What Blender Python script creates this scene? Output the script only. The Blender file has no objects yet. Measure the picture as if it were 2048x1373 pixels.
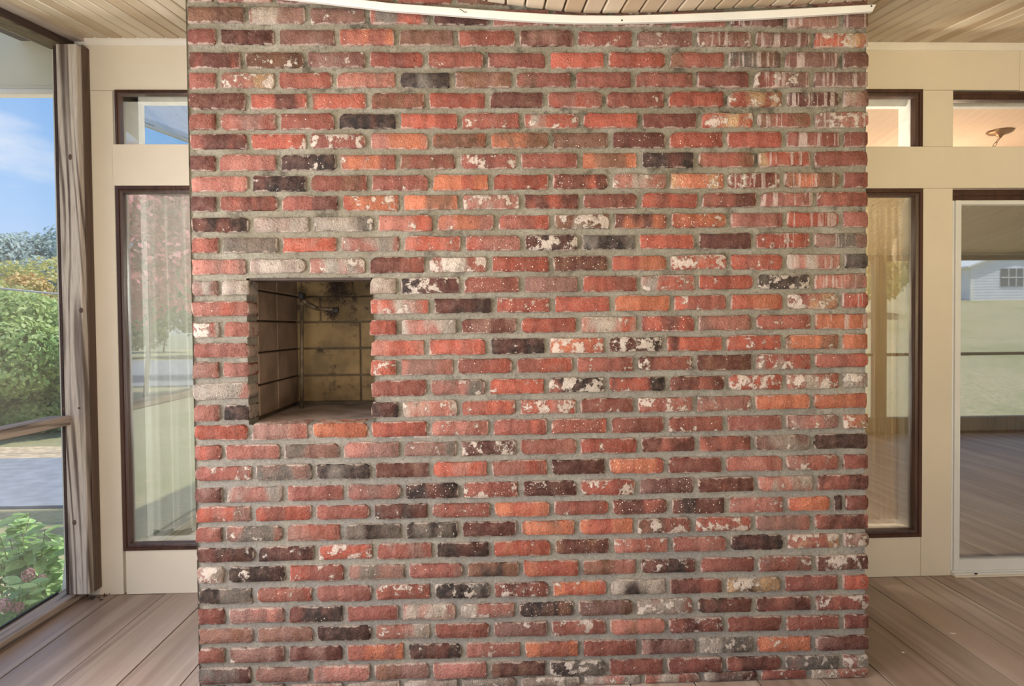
import bpy, bmesh, math, random
import numpy as np
from mathutils import Vector, Matrix, noise
random.seed(7); rng = np.random.default_rng(7)
C = bpy.context.scene.collection
S = bpy.context.scene
# ------------------------------------------------------------------ camera
W, Hh = 2048.0, 1373.0
F, YAW, PITCH, ROLL = 1339.2, -0.03441, -0.02281, -0.00953
CAM = Vector((0, 0, 1.3))
D, H = 2.385, 3.3436          # chimney face, house wall face (metres in front of the lens)
fwd = Vector((-math.sin(YAW)*math.cos(PITCH), math.cos(YAW)*math.cos(PITCH), math.sin(PITCH)))
r0 = Vector((math.cos(YAW), math.sin(YAW), 0)); u0 = r0.cross(fwd)
rt = math.cos(ROLL)*r0 + math.sin(ROLL)*u0; up = -math.sin(ROLL)*r0 + math.cos(ROLL)*u0
cd = bpy.data.cameras.new('camera'); cam = bpy.data.objects.new('camera', cd); C.objects.link(cam)
M3 = Matrix((rt, up, -fwd)).transposed()
cam.matrix_world = Matrix.Translation(CAM) @ M3.to_4x4()
cd.sensor_width = 36; cd.lens = F/W*36; cd.clip_start = .02; cd.clip_end = 500
S.camera = cam
# ------------------------------------------------------------------ light and exposure
S.view_settings.view_transform = 'Standard'; S.view_settings.look = 'None'
S.view_settings.gamma = 1; S.view_settings.use_curve_mapping = False
S.view_settings.exposure = 0.0
SKY = 1.15
SUN = 5.0

def lin(c):
    return tuple(((x/255)/12.92 if x/255 <= .04045 else ((x/255+.055)/1.055)**2.4) for x in c)

wd = bpy.data.worlds.new('sky'); S.world = wd; wd.use_nodes = True
nt = wd.node_tree; nt.nodes.clear()
def N(nt, t, **k):
    n = nt.nodes.new(t)
    for a, b in k.items():
        if a.startswith('i_'):
            key = a[2:]; key = int(key) if key.isdigit() else key
            n.inputs[key].default_value = b
        else: setattr(n, a, b)
    return n
def ramp(nt, stops, interp='LINEAR'):
    n = nt.nodes.new('ShaderNodeValToRGB'); cr = n.color_ramp; cr.interpolation = interp
    while len(cr.elements) < len(stops): cr.elements.new(.5)
    for e, (p, c) in zip(cr.elements, stops):
        e.position = p; e.color = (*c, 1) if len(c) == 3 else c
    return n
o = N(nt, 'ShaderNodeOutputWorld'); bg = N(nt, 'ShaderNodeBackground'); bg.inputs[1].default_value = SKY
tc = N(nt, 'ShaderNodeTexCoord'); sx = N(nt, 'ShaderNodeSeparateXYZ'); nt.links.new(tc.outputs['Generated'], sx.inputs[0])
rp = ramp(nt, [(0.0, (.30, .34, .25)), (.495, (.40, .45, .38)), (.505, (.62, .76, .95)), (.58, (.36, .60, .95)), (.68, (.17, .42, .85)), (1.0, (.14, .34, .78))])
ma = N(nt, 'ShaderNodeMath', operation='MULTIPLY_ADD', i_1=.5, i_2=.5); nt.links.new(sx.outputs[2], ma.inputs[0]); nt.links.new(ma.outputs[0], rp.inputs[0])
mp = N(nt, 'ShaderNodeMapping'); mp.inputs['Scale'].default_value = (1.5, 1.5, 5.0); nt.links.new(tc.outputs['Generated'], mp.inputs[0])
nz = N(nt, 'ShaderNodeTexNoise', i_Scale=2.2, i_Detail=7, i_Roughness=.55); nt.links.new(mp.outputs[0], nz.inputs['Vector'])
cr = ramp(nt, [(.50, (0, 0, 0)), (.74, (.9, .9, .9))]); nt.links.new(nz.outputs[0], cr.inputs[0])
gt = N(nt, 'ShaderNodeMath', operation='GREATER_THAN', i_1=0.0); nt.links.new(sx.outputs[2], gt.inputs[0])
mu = N(nt, 'ShaderNodeMath', operation='MULTIPLY'); nt.links.new(gt.outputs[0], mu.inputs[0]); nt.links.new(cr.outputs[0], mu.inputs[1])
mx = N(nt, 'ShaderNodeMix', data_type='RGBA'); nt.links.new(mu.outputs[0], mx.inputs[0]); nt.links.new(rp.outputs[0], mx.inputs[6]); mx.inputs[7].default_value = (1.0, 1.0, 1.0, 1)
nt.links.new(mx.outputs[2], bg.inputs[0]); nt.links.new(bg.outputs[0], o.inputs[0])

def light(name, kind, loc, energy, color=(1, 1, 1), size=1, sy=None, target=None, angle=None):
    l = bpy.data.lights.new(name, kind); l.energy = energy; l.color = color
    if kind == 'AREA':
        l.size = size
        if sy: l.shape = 'RECTANGLE'; l.size_y = sy
    if kind == 'POINT': l.shadow_soft_size = size
    if kind == 'SUN': l.angle = angle or .02
    ob = bpy.data.objects.new(name, l); C.objects.link(ob); ob.location = loc
    if target is not None:
        ob.rotation_euler = (Vector(target)-Vector(loc)).to_track_quat('-Z', 'Y').to_euler()
    return ob
light('sun', 'SUN', (12, 8, 20), SUN, (1, .95, .87), target=(12-4.6, 8-2.6, 20-11), angle=.03)
light('fill_front', 'AREA', (-1.2, -.80, 1.35), 24, (.97, .97, 1.0), size=2.4, sy=1.1, target=(-.6, 3, 1.3))  # added area light behind the lens, fills the brick face from in front
light('fill_left', 'AREA', (-1.86, .85, 1.30), 112, (.99, .96, 1.0), size=2.55, sy=1.7, target=(0, .85, 1.30))  # added area light inside the left screen, strengthens the light from that side
light('bounce_fill', 'AREA', (.1, -.35, .55), 78, (1.0, .94, .83), size=1.8, sy=.7, target=(.2, .1, 2.4))  # added upward area light low behind the lens, brightens the ceiling
pl = light('warm_fill', 'AREA', (2.4, -.55, 1.5), 12, (1.0, .78, .42), size=.8, sy=.5, target=(2.1, 3.3, 2.45)); pl.data.spread = math.radians(95)  # added warm area light without a fixture, aimed at the upper right wall
light('room_fill', 'POINT', (4.1, 6.2, 2.0), 75, (1.0, .72, .50), size=.25)  # added warm point light, brightens the room ceiling behind the door transom
light('room_fill', 'POINT', (-1.1, 4.9, 1.6), 120, (1.0, .95, .86), size=.25)  # added point light, brightens the sheer curtains on the left
light('room_fill', 'POINT', (2.0, 4.6, 1.5), 42, (1.0, .86, .64), size=.2)  # added point light, lifts the room behind the right window
light('room_fill', 'POINT', (1.45, 3.95, 1.8), 60, (1.0, .90, .76), size=.1)  # added point light out of view behind the chimney, backlights the tan curtain
light('room_fill', 'POINT', (1.50, 3.395, 1.6), 30, (1.0, .97, .92), size=.02)  # added tiny light between glass and curtain, picks out the white drape
# ------------------------------------------------------------------ helpers
def P(px, py, X=None, Y=None, Z=None):
    """a point of the photograph (2048x1373) on a world plane"""
    d = fwd + (px-W/2)/F*rt - (py-Hh/2)/F*up
    if Y is not None: t = (Y-CAM.y)/d.y
    elif Z is not None: t = (Z-CAM.z)/d.z
    else: t = (X-CAM.x)/d.x
    return CAM + t*d
def hx(px, py=650): return P(px, py, Y=H).x
def hz(py, px=300): return P(px, py, Y=H).z

def link(name, me, mat=None, parent=None):
    ob = bpy.data.objects.new(name, me); C.objects.link(ob)
    if mat is not None and len(me.materials) == 0: me.materials.append(mat)
    if parent: ob.parent = parent
    return ob
def mesh(name, verts, faces, smooth=False):
    me = bpy.data.meshes.new(name); me.from_pydata([tuple(v) for v in verts], [], faces); me.update()
    if smooth:
        for p in me.polygons: p.use_smooth = True
    return me
def empty(name, loc=(0, 0, 0)):
    ob = bpy.data.objects.new(name, None); C.objects.link(ob); ob.location = loc; ob.empty_display_size = .1
    return ob
def tag(ob, label=None, cat=None, group=None, kind=None):
    if label: ob['label'] = label
    if cat: ob['category'] = cat
    if group: ob['group'] = group
    if kind: ob['kind'] = kind
    return ob
class MB:
    def __init__(s): s.v = []; s.f = []
    def box(s, x0, x1, y0, y1, z0, z1, b=0.0):
        if b <= 0:
            n = len(s.v)
            s.v += [(x, y, z) for x in (x0, x1) for y in (y0, y1) for z in (z0, z1)]
            s.f += [tuple(n+i for i in q) for q in ((0, 1, 3, 2), (4, 6, 7, 5), (0, 4, 5, 1), (2, 3, 7, 6), (0, 2, 6, 4), (1, 5, 7, 3))]
        else:
            bm = bmesh.new(); bmesh.ops.create_cube(bm, size=1)
            for v in bm.verts: v.co = Vector(((x0+x1)/2+v.co.x*(x1-x0), (y0+y1)/2+v.co.y*(y1-y0), (z0+z1)/2+v.co.z*(z1-z0)))
            bmesh.ops.bevel(bm, geom=bm.edges[:], offset=b, segments=1, affect='EDGES')
            s.add_bm(bm)
        return s
    def add_bm(s, bm):
        n = len(s.v); bm.verts.index_update()
        s.v += [tuple(v.co) for v in bm.verts]; s.f += [tuple(n+v.index for v in f.verts) for f in bm.faces]; bm.free()
    def tube(s, pts, r, seg=10, cap=True):
        pts = [Vector(p) for p in pts]; n = len(s.v); rs = r if isinstance(r, (list, tuple)) else [r]*len(pts)
        prev = None
        for i, p in enumerate(pts):
            d = (pts[min(i+1, len(pts)-1)]-pts[max(i-1, 0)]).normalized()
            a = prev if prev is not None else (Vector((0, 0, 1)) if abs(d.z) < .9 else Vector((1, 0, 0)))
            a = (a-d*a.dot(d)).normalized(); prev = a; b = d.cross(a)
            for k in range(seg):
                t = 2*math.pi*k/seg; s.v.append(tuple(p+(a*math.cos(t)+b*math.sin(t))*rs[i]))
        for i in range(len(pts)-1):
            for k in range(seg):
                s.f.append((n+i*seg+k, n+i*seg+(k+1) % seg, n+(i+1)*seg+(k+1) % seg, n+(i+1)*seg+k))
        if cap:
            s.f.append(tuple(n+k for k in range(seg))[::-1]); s.f.append(tuple(n+(len(pts)-1)*seg+k for k in range(seg)))
        return s
    def hexa(s, front, back):
        """front/back: four points each, same winding"""
        n = len(s.v); s.v += [tuple(p) for p in front]+[tuple(p) for p in back]
        s.f += [(n, n+1, n+2, n+3), (n+7, n+6, n+5, n+4)]+[(n+i, n+4+i, n+4+(i+1) % 4, n+(i+1) % 4) for i in range(4)]
        return s
    def build(s, name, mat, parent=None, smooth=False):
        me = mesh(name, s.v, s.f, smooth)
        bm = bmesh.new(); bm.from_mesh(me); bmesh.ops.recalc_face_normals(bm, faces=bm.faces); bm.to_mesh(me); bm.free()
        return link(name, me, mat, parent)
# ------------------------------------------------------------------ materials
def newmat(name):
    m = bpy.data.materials.new(name); m.use_nodes = True; n = m.node_tree; n.nodes.clear()
    out = N(n, 'ShaderNodeOutputMaterial'); bs = N(n, 'ShaderNodeBsdfPrincipled'); n.links.new(bs.outputs[0], out.inputs[0])
    return m, n, bs, out
def pos(n, scale=(1, 1, 1), rot=(0, 0, 0), jitter=0):
    g = N(n, 'ShaderNodeNewGeometry'); src = g.outputs['Position']
    if jitter:
        oi = N(n, 'ShaderNodeObjectInfo'); a = N(n, 'ShaderNodeMath', operation='MULTIPLY', i_1=jitter); n.links.new(oi.outputs['Random'], a.inputs[0])
        cx = N(n, 'ShaderNodeVectorMath', operation='ADD'); n.links.new(src, cx.inputs[0]); n.links.new(a.outputs[0], cx.inputs[1]); src = cx.outputs[0]
    mp = N(n, 'ShaderNodeMapping'); mp.inputs['Scale'].default_value = scale; mp.inputs['Rotation'].default_value = rot
    n.links.new(src, mp.inputs[0]); return mp.outputs[0]
def mixc(n, fac, a, b, blend='MIX'):
    m = N(n, 'ShaderNodeMix', data_type='RGBA', blend_type=blend)
    for s_, i in ((fac, 0), (a, 6), (b, 7)):
        if isinstance(s_, (int, float)): m.inputs[i].default_value = s_
        elif isinstance(s_, tuple): m.inputs[i].default_value = (*s_, 1)
        else: n.links.new(s_, m.inputs[i])
    return m.outputs[2]
def rmp(n, src, a, b, smooth=True):
    m = N(n, 'ShaderNodeMapRange', i_1=a, i_2=b, interpolation_type='SMOOTHSTEP' if smooth else 'LINEAR'); n.links.new(src, m.inputs[0]); return m.outputs[0]
def mul(n, a, b, op='MULTIPLY'):
    m = N(n, 'ShaderNodeMath', operation=op)
    for i, s_ in enumerate((a, b)):
        if isinstance(s_, (int, float)): m.inputs[i].default_value = s_
        else: n.links.new(s_, m.inputs[i])
    return m.outputs[0]
def noi(n, vec, scale, detail=4, rough=.55, dist=0):
    t = N(n, 'ShaderNodeTexNoise', i_Scale=scale, i_Detail=detail, i_Roughness=rough, i_Distortion=dist); n.links.new(vec, t.inputs['Vector']); return t.outputs[0]
def bump(n, bs, h, strength=.3, dist=.01):
    b = N(n, 'ShaderNodeBump', i_Strength=strength, i_Distance=dist); n.links.new(h, b.inputs['Height']); n.links.new(b.outputs[0], bs.inputs['Normal'])
def simple(name, c, rough=.6, var=.12, scale=6, metal=0, bmp=.1, c2=None, bscale=60):
    m, n, bs, out = newmat(name); p = pos(n); a = noi(n, p, scale, 5)
    col = mixc(n, rmp(n, a, .3, .7), tuple(x*(1-var) for x in c), c2 if c2 else tuple(min(1, x*(1+var)) for x in c))
    n.links.new(col, bs.inputs['Base Color']); bs.inputs['Roughness'].default_value = rough; bs.inputs['Metallic'].default_value = metal
    if bmp: bump(n, bs, noi(n, p, bscale, 4), bmp, .004)
    return m
def wood(name, axis, stops, ring=38, rough=.65, dark=(.10, .06, .04), grain=.5, bmp=.25, stretch=.05, dist=2.2, tint=None, jitter=9):
    """boards: axis = direction of the grain"""
    m, n, bs, out = newmat(name)
    sc = [1, 1, 1]; sc['XYZ'.index(axis)] = stretch
    p = pos(n, tuple(sc), jitter=jitter)
    big = noi(n, p, 5, 3, .5)
    add = N(n, 'ShaderNodeVectorMath', operation='MULTIPLY_ADD'); n.links.new(p, add.inputs[0]); add.inputs[1].default_value = (1, 1, 1)
    nv = N(n, 'ShaderNodeTexNoise', i_Scale=4.0, i_Detail=2); n.links.new(p, nv.inputs['Vector']); sub = N(n, 'ShaderNodeVectorMath', operation='SCALE'); sub.inputs['Scale'].default_value = dist*.04
    n.links.new(nv.outputs['Color'], sub.inputs[0]); n.links.new(sub.outputs[0], add.inputs[2])
    h0 = noi(n, add.outputs[0], ring*.16, 2, .45); sn = N(n, 'ShaderNodeMath', operation='SINE'); n.links.new(mul(n, h0, 95.0), sn.inputs[0]); g0 = N(n, 'ShaderNodeMapRange', i_1=-1, i_2=1, i_3=.30, i_4=.70); n.links.new(sn.outputs[0], g0.inputs[0]); g1 = mul(n, mul(n, g0.outputs[0], .6), mul(n, noi(n, add.outputs[0], ring, 3, .6), .45), 'ADD'); g2 = noi(n, p, ring*5, 2, .6)
    cr = ramp(n, [(pp, c) for pp, c in stops]); n.links.new(big, cr.inputs[0])
    c = mixc(n, mul(n, rmp(n, g1, .48, .72), grain), cr.outputs[0], dark)
    c = mixc(n, mul(n, rmp(n, g2, .4, .8), grain*.4), c, dark)
    if tint:
        oi = N(n, 'ShaderNodeObjectInfo'); tr = ramp(n, tint); n.links.new(oi.outputs['Random'], tr.inputs[0]); c = mixc(n, 1.0, c, tr.outputs[0], 'MULTIPLY')
    n.links.new(c, bs.inputs['Base Color']); bs.inputs['Roughness'].default_value = rough
    bump(n, bs, mul(n, g1, g2, 'ADD'), bmp, .004)
    return m
cream = simple('cream_paint', (.77, .685, .54), .5, .04, 2.5, bmp=.06)
white_trim = simple('white_trim_paint', (.80, .74, .64), .5, .05, 4, bmp=.05)
strip_paint = simple('strip_paint', (.60, .58, .51), .5, .04, 9, bmp=.05)
brown = wood('brown_stain', 'Z', [(.3, (.058, .026, .017)), (.7, (.11, .052, .034))], ring=30, rough=.35, dark=(.02, .01, .008), grain=.5)
dark_side = wood('dark_stained_wood', 'Z', [(.3, (.10, .058, .038)), (.7, (.20, .125, .085))], ring=40, rough=.6, dark=(.03, .018, .013))
weathered = wood('weathered_wood', 'Z', [(.3, (.54, .47, .40)), (.7, (.70, .64, .56))], ring=34, dark=(.10, .065, .05), grain=1.0, stretch=.06, dist=5, bmp=.4)
weathered_y = wood('weathered_wood_rail', 'Y', [(.3, (.30, .225, .175)), (.7, (.46, .385, .32))], ring=36, dark=(.05, .032, .024), grain=.8, stretch=.05, dist=3)
header_wood = wood('header_wood', 'Y', [(.3, (.16, .125, .07)), (.7, (.24, .19, .11))], ring=36, dark=(.05, .035, .022), grain=.8)
header_dark = wood('header_dark_wood', 'Y', [(.3, (.04, .02, .013)), (.7, (.075, .04, .028))], ring=36, dark=(.02, .01, .01), grain=.6)
floor_m = wood('floor_boards', 'Y', [(.3, (.28, .20, .155)), (.5, (.41, .325, .265)), (.72, (.54, .46, .395))], ring=16, rough=.38, dark=(.22, .155, .115), grain=.55, stretch=.045, dist=3, bmp=.12,
               tint=[(0, (.82, .80, .78)), (1, (1.05, 1.02, 1.0))])
ceil_m = wood('ceiling_boards', 'Y', [(.28, (.60, .49, .35)), (.5, (.66, .56, .42)), (.72, (.72, .63, .50))], ring=14, rough=.5, dark=(.42, .29, .18), grain=.16, stretch=.03, dist=2, bmp=.08,
              tint=[(0, (.80, .72, .62)), (.5, (.95, .93, .9)), (1, (1.12, 1.14, 1.12))])
mauve = simple('beige_trim_paint', (.47, .40, .34), .55, .05, 4)
concrete = simple('niche_floor_concrete', (.30, .235, .20), .9, .3, 7, bmp=.5, c2=(.40, .32, .28))
black_iron = simple('black_iron', (.02, .018, .016), .6, .2, 20)
alum = simple('white_vinyl', (.78, .78, .74), .35, .03, 4, bmp=0)
peach = simple('peach_ceiling_paint', (.78, .62, .50), .7, .03, 2)
room_white = simple('room_white_paint', (.74, .74, .72), .7, .03, 2)
room_dark = simple('room_wall_paint', (.40, .37, .29), .7, .05, 2)
siding = simple('white_siding', (.74, .76, .80), .6, .04, 3)
eave_m = simple('eave_paint', (.66, .62, .46), .55, .06, 3)
asphalt = simple('asphalt', (.22, .24, .27), .85, .15, 5, bmp=.3)
wire_m = simple('cable_grey', (.5, .5, .48), .5, .05, 4, bmp=0)

m, n, bs, out = newmat('ground_grass'); lawn_m = m
p = pos(n); a = noi(n, p, .35, 5, .6); b = noi(n, p, 14, 5, .7)
c = mixc(n, rmp(n, a, .30, .56), (.25, .25, .115), (.44, .37, .235)); c = mixc(n, rmp(n, b, .3, .75), c, (.21, .23, .10)); c = mixc(n, mul(n, rmp(n, noi(n, p, 1.7, 4), .60, .72), .7), c, (.46, .36, .22))
n.links.new(c, bs.inputs['Base Color']); bs.inputs['Roughness'].default_value = .95; bump(n, bs, b, .8, .03)

def leafmat(name, c1, c2, c3, sc=1.2):
    m, n, bs, out = newmat(name); p = pos(n); a = noi(n, p, sc, 3); b = noi(n, p, sc*9, 2)
    c = mixc(n, rmp(n, a, .35, .65), c1, c2); c = mixc(n, rmp(n, b, .5, .75), c, c3)
    n.links.new(c, bs.inputs['Base Color']); bs.inputs['Roughness'].default_value = .55
    tr = N(n, 'ShaderNodeBsdfTranslucent'); n.links.new(c, tr.inputs[0]); mx = N(n, 'ShaderNodeMixShader', i_0=.35)
    n.links.new(bs.outputs[0], mx.inputs[1]); n.links.new(tr.outputs[0], mx.inputs[2]); n.links.new(mx.outputs[0], out.inputs[0]); return m
bark = simple('bark', (.14, .10, .075), .9, .3, 9, bmp=.5)

def seethrough(name, fac, shader='glossy', col=(1, 1, 1), tcol=(1, 1, 1), rough=0.0):
    m = bpy.data.materials.new(name); m.use_nodes = True; n = m.node_tree; n.nodes.clear(); out = N(n, 'ShaderNodeOutputMaterial')
    t = N(n, 'ShaderNodeBsdfTransparent'); t.inputs[0].default_value = (*tcol, 1)
    if shader == 'glossy': g = N(n, 'ShaderNodeBsdfGlossy'); g.inputs['Roughness'].default_value = rough
    else: g = N(n, 'ShaderNodeBsdfDiffuse')
    g.inputs[0].default_value = (*col, 1)
    mx = N(n, 'ShaderNodeMixShader', i_0=fac); n.links.new(t.outputs[0], mx.inputs[1]); n.links.new(g.outputs[0], mx.inputs[2]); n.links.new(mx.outputs[0], out.inputs[0]); return m
glass = seethrough('window_glass', .38, tcol=(.93, .95, .92))
glass_hi = seethrough('transom_glass', .14, tcol=(.96, .97, .96))
glass_door = seethrough('door_glass', .62, tcol=(.80, .82, .74), rough=.015)
screen_m = seethrough('insect_screen', .20, 'diffuse', (.95, .96, .95))
def sheer(name, c, fac):
    m = bpy.data.materials.new(name); m.use_nodes = True; n = m.node_tree; n.nodes.clear(); out = N(n, 'ShaderNodeOutputMaterial')
    t = N(n, 'ShaderNodeBsdfTransparent'); d = N(n, 'ShaderNodeBsdfDiffuse'); r = N(n, 'ShaderNodeBsdfTranslucent'); d.inputs[0].default_value = (*c, 1); r.inputs[0].default_value = (*c, 1)
    a = N(n, 'ShaderNodeMixShader', i_0=.4); n.links.new(d.outputs[0], a.inputs[1]); n.links.new(r.outputs[0], a.inputs[2])
    lw = N(n, 'ShaderNodeLayerWeight', i_Blend=.55); f = N(n, 'ShaderNodeMapRange', i_3=fac, i_4=1.0); n.links.new(lw.outputs['Facing'], f.inputs[0])
    mx = N(n, 'ShaderNodeMixShader'); n.links.new(f.outputs[0], mx.inputs[0]); n.links.new(t.outputs[0], mx.inputs[1]); n.links.new(a.outputs[0], mx.inputs[2]); n.links.new(mx.outputs[0], out.inputs[0]); return m
sheer_white = sheer('sheer_white', (.90, .88, .80), .62)
sheer_tan = sheer('sheer_tan', (.60, .47, .28), .85)
drape_white = sheer('drape_white', (.90, .89, .86), .9)

def brick_material(name, kind):
    """reads c1, c2, wt (lime patches), sp (paint speckle), vs (runs), sd (seed) from the brick itself"""
    m, n, bs, out = newmat(name)
    def at(k, vec=False):
        a = N(n, 'ShaderNodeAttribute', attribute_type=kind, attribute_name=k); return a.outputs['Color' if vec else 'Fac']
    c1, c2, wt, sp, vs, sd = at('c1', 1), at('c2', 1), at('wt'), at('sp'), at('vs'), at('sd')
    g = N(n, 'ShaderNodeNewGeometry'); off = N(n, 'ShaderNodeCombineXYZ'); s3 = mul(n, sd, 3.7)
    for i in range(3): n.links.new(s3, off.inputs[i])
    ad = N(n, 'ShaderNodeVectorMath', operation='ADD'); n.links.new(g.outputs['Position'], ad.inputs[0]); n.links.new(off.outputs[0], ad.inputs[1]); p = ad.outputs[0]
    def mp(sc):
        q = N(n, 'ShaderNodeMapping'); q.inputs['Scale'].default_value = sc; n.links.new(p, q.inputs[0]); return q.outputs[0]
    band = noi(n, mp((1, 1, .35)), 11, 2, .5)
    c = mixc(n, rmp(n, band, .44, .60), c1, c2)
    bd = noi(n, mp((1, 1, .10)), 34, 1, .4); hb = N(n, 'ShaderNodeHueSaturation'); n.links.new(c, hb.inputs['Color']); bv = N(n, 'ShaderNodeMapRange', i_1=.35, i_2=.65, i_3=.84, i_4=1.16); n.links.new(bd, bv.inputs[0]); n.links.new(bv.outputs[0], hb.inputs['Value']); c = hb.outputs[0]
    mid = noi(n, p, 38, 5, .65)
    c = mixc(n, mul(n, rmp(n, mid, .35, .75), .28), c, mixc(n, .5, c2, (.52, .33, .26)))
    fine = noi(n, p, 210, 3, .7)
    hv = N(n, 'ShaderNodeHueSaturation'); n.links.new(c, hv.inputs['Color']); vv = N(n, 'ShaderNodeMapRange', i_1=.3, i_2=.7, i_3=.72, i_4=1.22); n.links.new(fine, vv.inputs[0]); n.links.new(vv.outputs[0], hv.inputs['Value']); c = hv.outputs[0]
    # dark scorch specks
    c = mixc(n, mul(n, rmp(n, noi(n, p, 75, 3), .62, .72), .45), c, (.07, .035, .03))
    # vertical runs
    run = rmp(n, noi(n, mp((1, 1, .05)), 62, 3, .6), .52, .62)
    c = mixc(n, mul(n, mul(n, run, vs), .75), c, (.46, .37, .32))
    # lime / paint patches
    pn = noi(n, p, 24, 8, .68); th = N(n, 'ShaderNodeMapRange', i_3=.74, i_4=.50); n.links.new(wt, th.inputs[0])
    patch = rmp(n, mul(n, pn, th.outputs[0], 'SUBTRACT'), -.012, .035)
    c = mixc(n, mul(n, patch, .82), c, (.56, .48, .40))
    # worn edges with mortar smear
    uv = N(n, 'ShaderNodeUVMap', uv_map='UVMap'); su = N(n, 'ShaderNodeSeparateXYZ'); n.links.new(uv.outputs[0], su.inputs[0])
    ex = mul(n, mul(n, su.outputs[0], .5, 'SUBTRACT'), 0, 'ABSOLUTE') if False else None
    def edge(o_, k):
        a = mul(n, o_, .5, 'SUBTRACT'); b = N(n, 'ShaderNodeMath', operation='ABSOLUTE'); n.links.new(a, b.inputs[0]); e = mul(n, .5, b.outputs[0], 'SUBTRACT'); return mul(n, e, k)
    e = N(n, 'ShaderNodeMath', operation='MINIMUM'); n.links.new(edge(su.outputs[0], 3.3), e.inputs[0]); n.links.new(edge(su.outputs[1], 1.0), e.inputs[1])
    en = mul(n, e.outputs[0], mul(n, mul(n, mid, .5, 'SUBTRACT'), .42), 'SUBTRACT')
    c = mixc(n, mul(n, rmp(n, en, .085, .02), .62), c, (.52, .43, .35))
    # paint speckle
    vo = N(n, 'ShaderNodeTexVoronoi', i_Scale=120, i_Randomness=1); n.links.new(p, vo.inputs['Vector'])
    vc = N(n, 'ShaderNodeSeparateXYZ'); n.links.new(vo.outputs['Color'], vc.inputs[0])
    rad = mul(n, vc.outputs[0], .27); dot = N(n, 'ShaderNodeMath', operation='LESS_THAN'); n.links.new(vo.outputs['Distance'], dot.inputs[0]); n.links.new(rad, dot.inputs[1])
    keep = N(n, 'ShaderNodeMath', operation='LESS_THAN'); n.links.new(vc.outputs[1], keep.inputs[0]); n.links.new(mul(n, sp, .55), keep.inputs[1])
    c = mixc(n, mul(n, mul(n, dot.outputs[0], keep.outputs[0]), .85), c, (.78, .68, .58))
    n.links.new(c, bs.inputs['Base Color']); bs.inputs['Roughness'].default_value = .9; bs.inputs['Specular IOR Level'].default_value = .15
    pit = noi(n, p, 95, 4, .7); c = mixc(n, mul(n, rmp(n, pit, .60, .70), .35), c, (.10, .05, .04)); n.links.new(c, bs.inputs['Base Color'])
    h = mul(n, mul(n, mul(n, mid, 1.4), mul(n, fine, .45), 'ADD'), mul(n, pit, .8), 'ADD'); bump(n, bs, mul(n, h, mul(n, patch, .2), 'ADD'), 1.0, .009)
    return m
brick_m = brick_material('brick', 'OBJECT'); brick_geo = brick_material('brick_stuff', 'GEOMETRY')

m, n, bs, out = newmat('mortar'); mortar_m = m
p = pos(n); a = noi(n, p, 5, 6, .7); b = noi(n, p, 120, 6, .75); sg = N(n, 'ShaderNodeNewGeometry')
sz = N(n, 'ShaderNodeSeparateXYZ'); n.links.new(sg.outputs['Position'], sz.inputs[0])
c = mixc(n, rmp(n, sz.outputs[2], .5, 1.9), (.47, .43, .375), (.44, .385, .27))
c = mixc(n, rmp(n, a, .42, .66), c, (.60, .55, .43)); c = mixc(n, mul(n, mul(n, rmp(n, noi(n, p, 9, 6, .75), .53, .66), rmp(n, sz.outputs[2], .1, 2.3)), .85), c, (.12, .10, .065))
c = mixc(n, mul(n, rmp(n, b, .42, .72), .62), c, (.13, .11, .08)); c = mixc(n, mul(n, rmp(n, noi(n, p, 260, 3, .8), .60, .70), .6), c, (.72, .68, .58)); n.links.new(c, bs.inputs['Base Color']); bs.inputs['Roughness'].default_value = .95; bump(n, bs, mul(n, b, noi(n, p, 320, 4, .8), 'ADD'), 1.0, .012)

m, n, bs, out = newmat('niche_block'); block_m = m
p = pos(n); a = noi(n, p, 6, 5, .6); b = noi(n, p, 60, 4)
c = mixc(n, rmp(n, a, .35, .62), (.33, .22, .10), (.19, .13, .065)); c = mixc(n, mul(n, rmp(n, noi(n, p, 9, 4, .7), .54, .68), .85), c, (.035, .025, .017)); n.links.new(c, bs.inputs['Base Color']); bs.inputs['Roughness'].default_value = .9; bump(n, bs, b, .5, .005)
block_side_m = simple('niche_side_block', (.22, .15, .10), .9, .2, 8, bmp=.4, c2=(.29, .20, .14))
rust = simple('rusty_pipe', (.16, .115, .07), .6, .35, 30, bmp=.4, metal=.3)
nest_m = simple('nest_twigs', (.05, .03, .02), .9, .3, 30)
chip_m = simple('paint_chip', (.75, .72, .66), .8, .1, 9)
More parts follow.
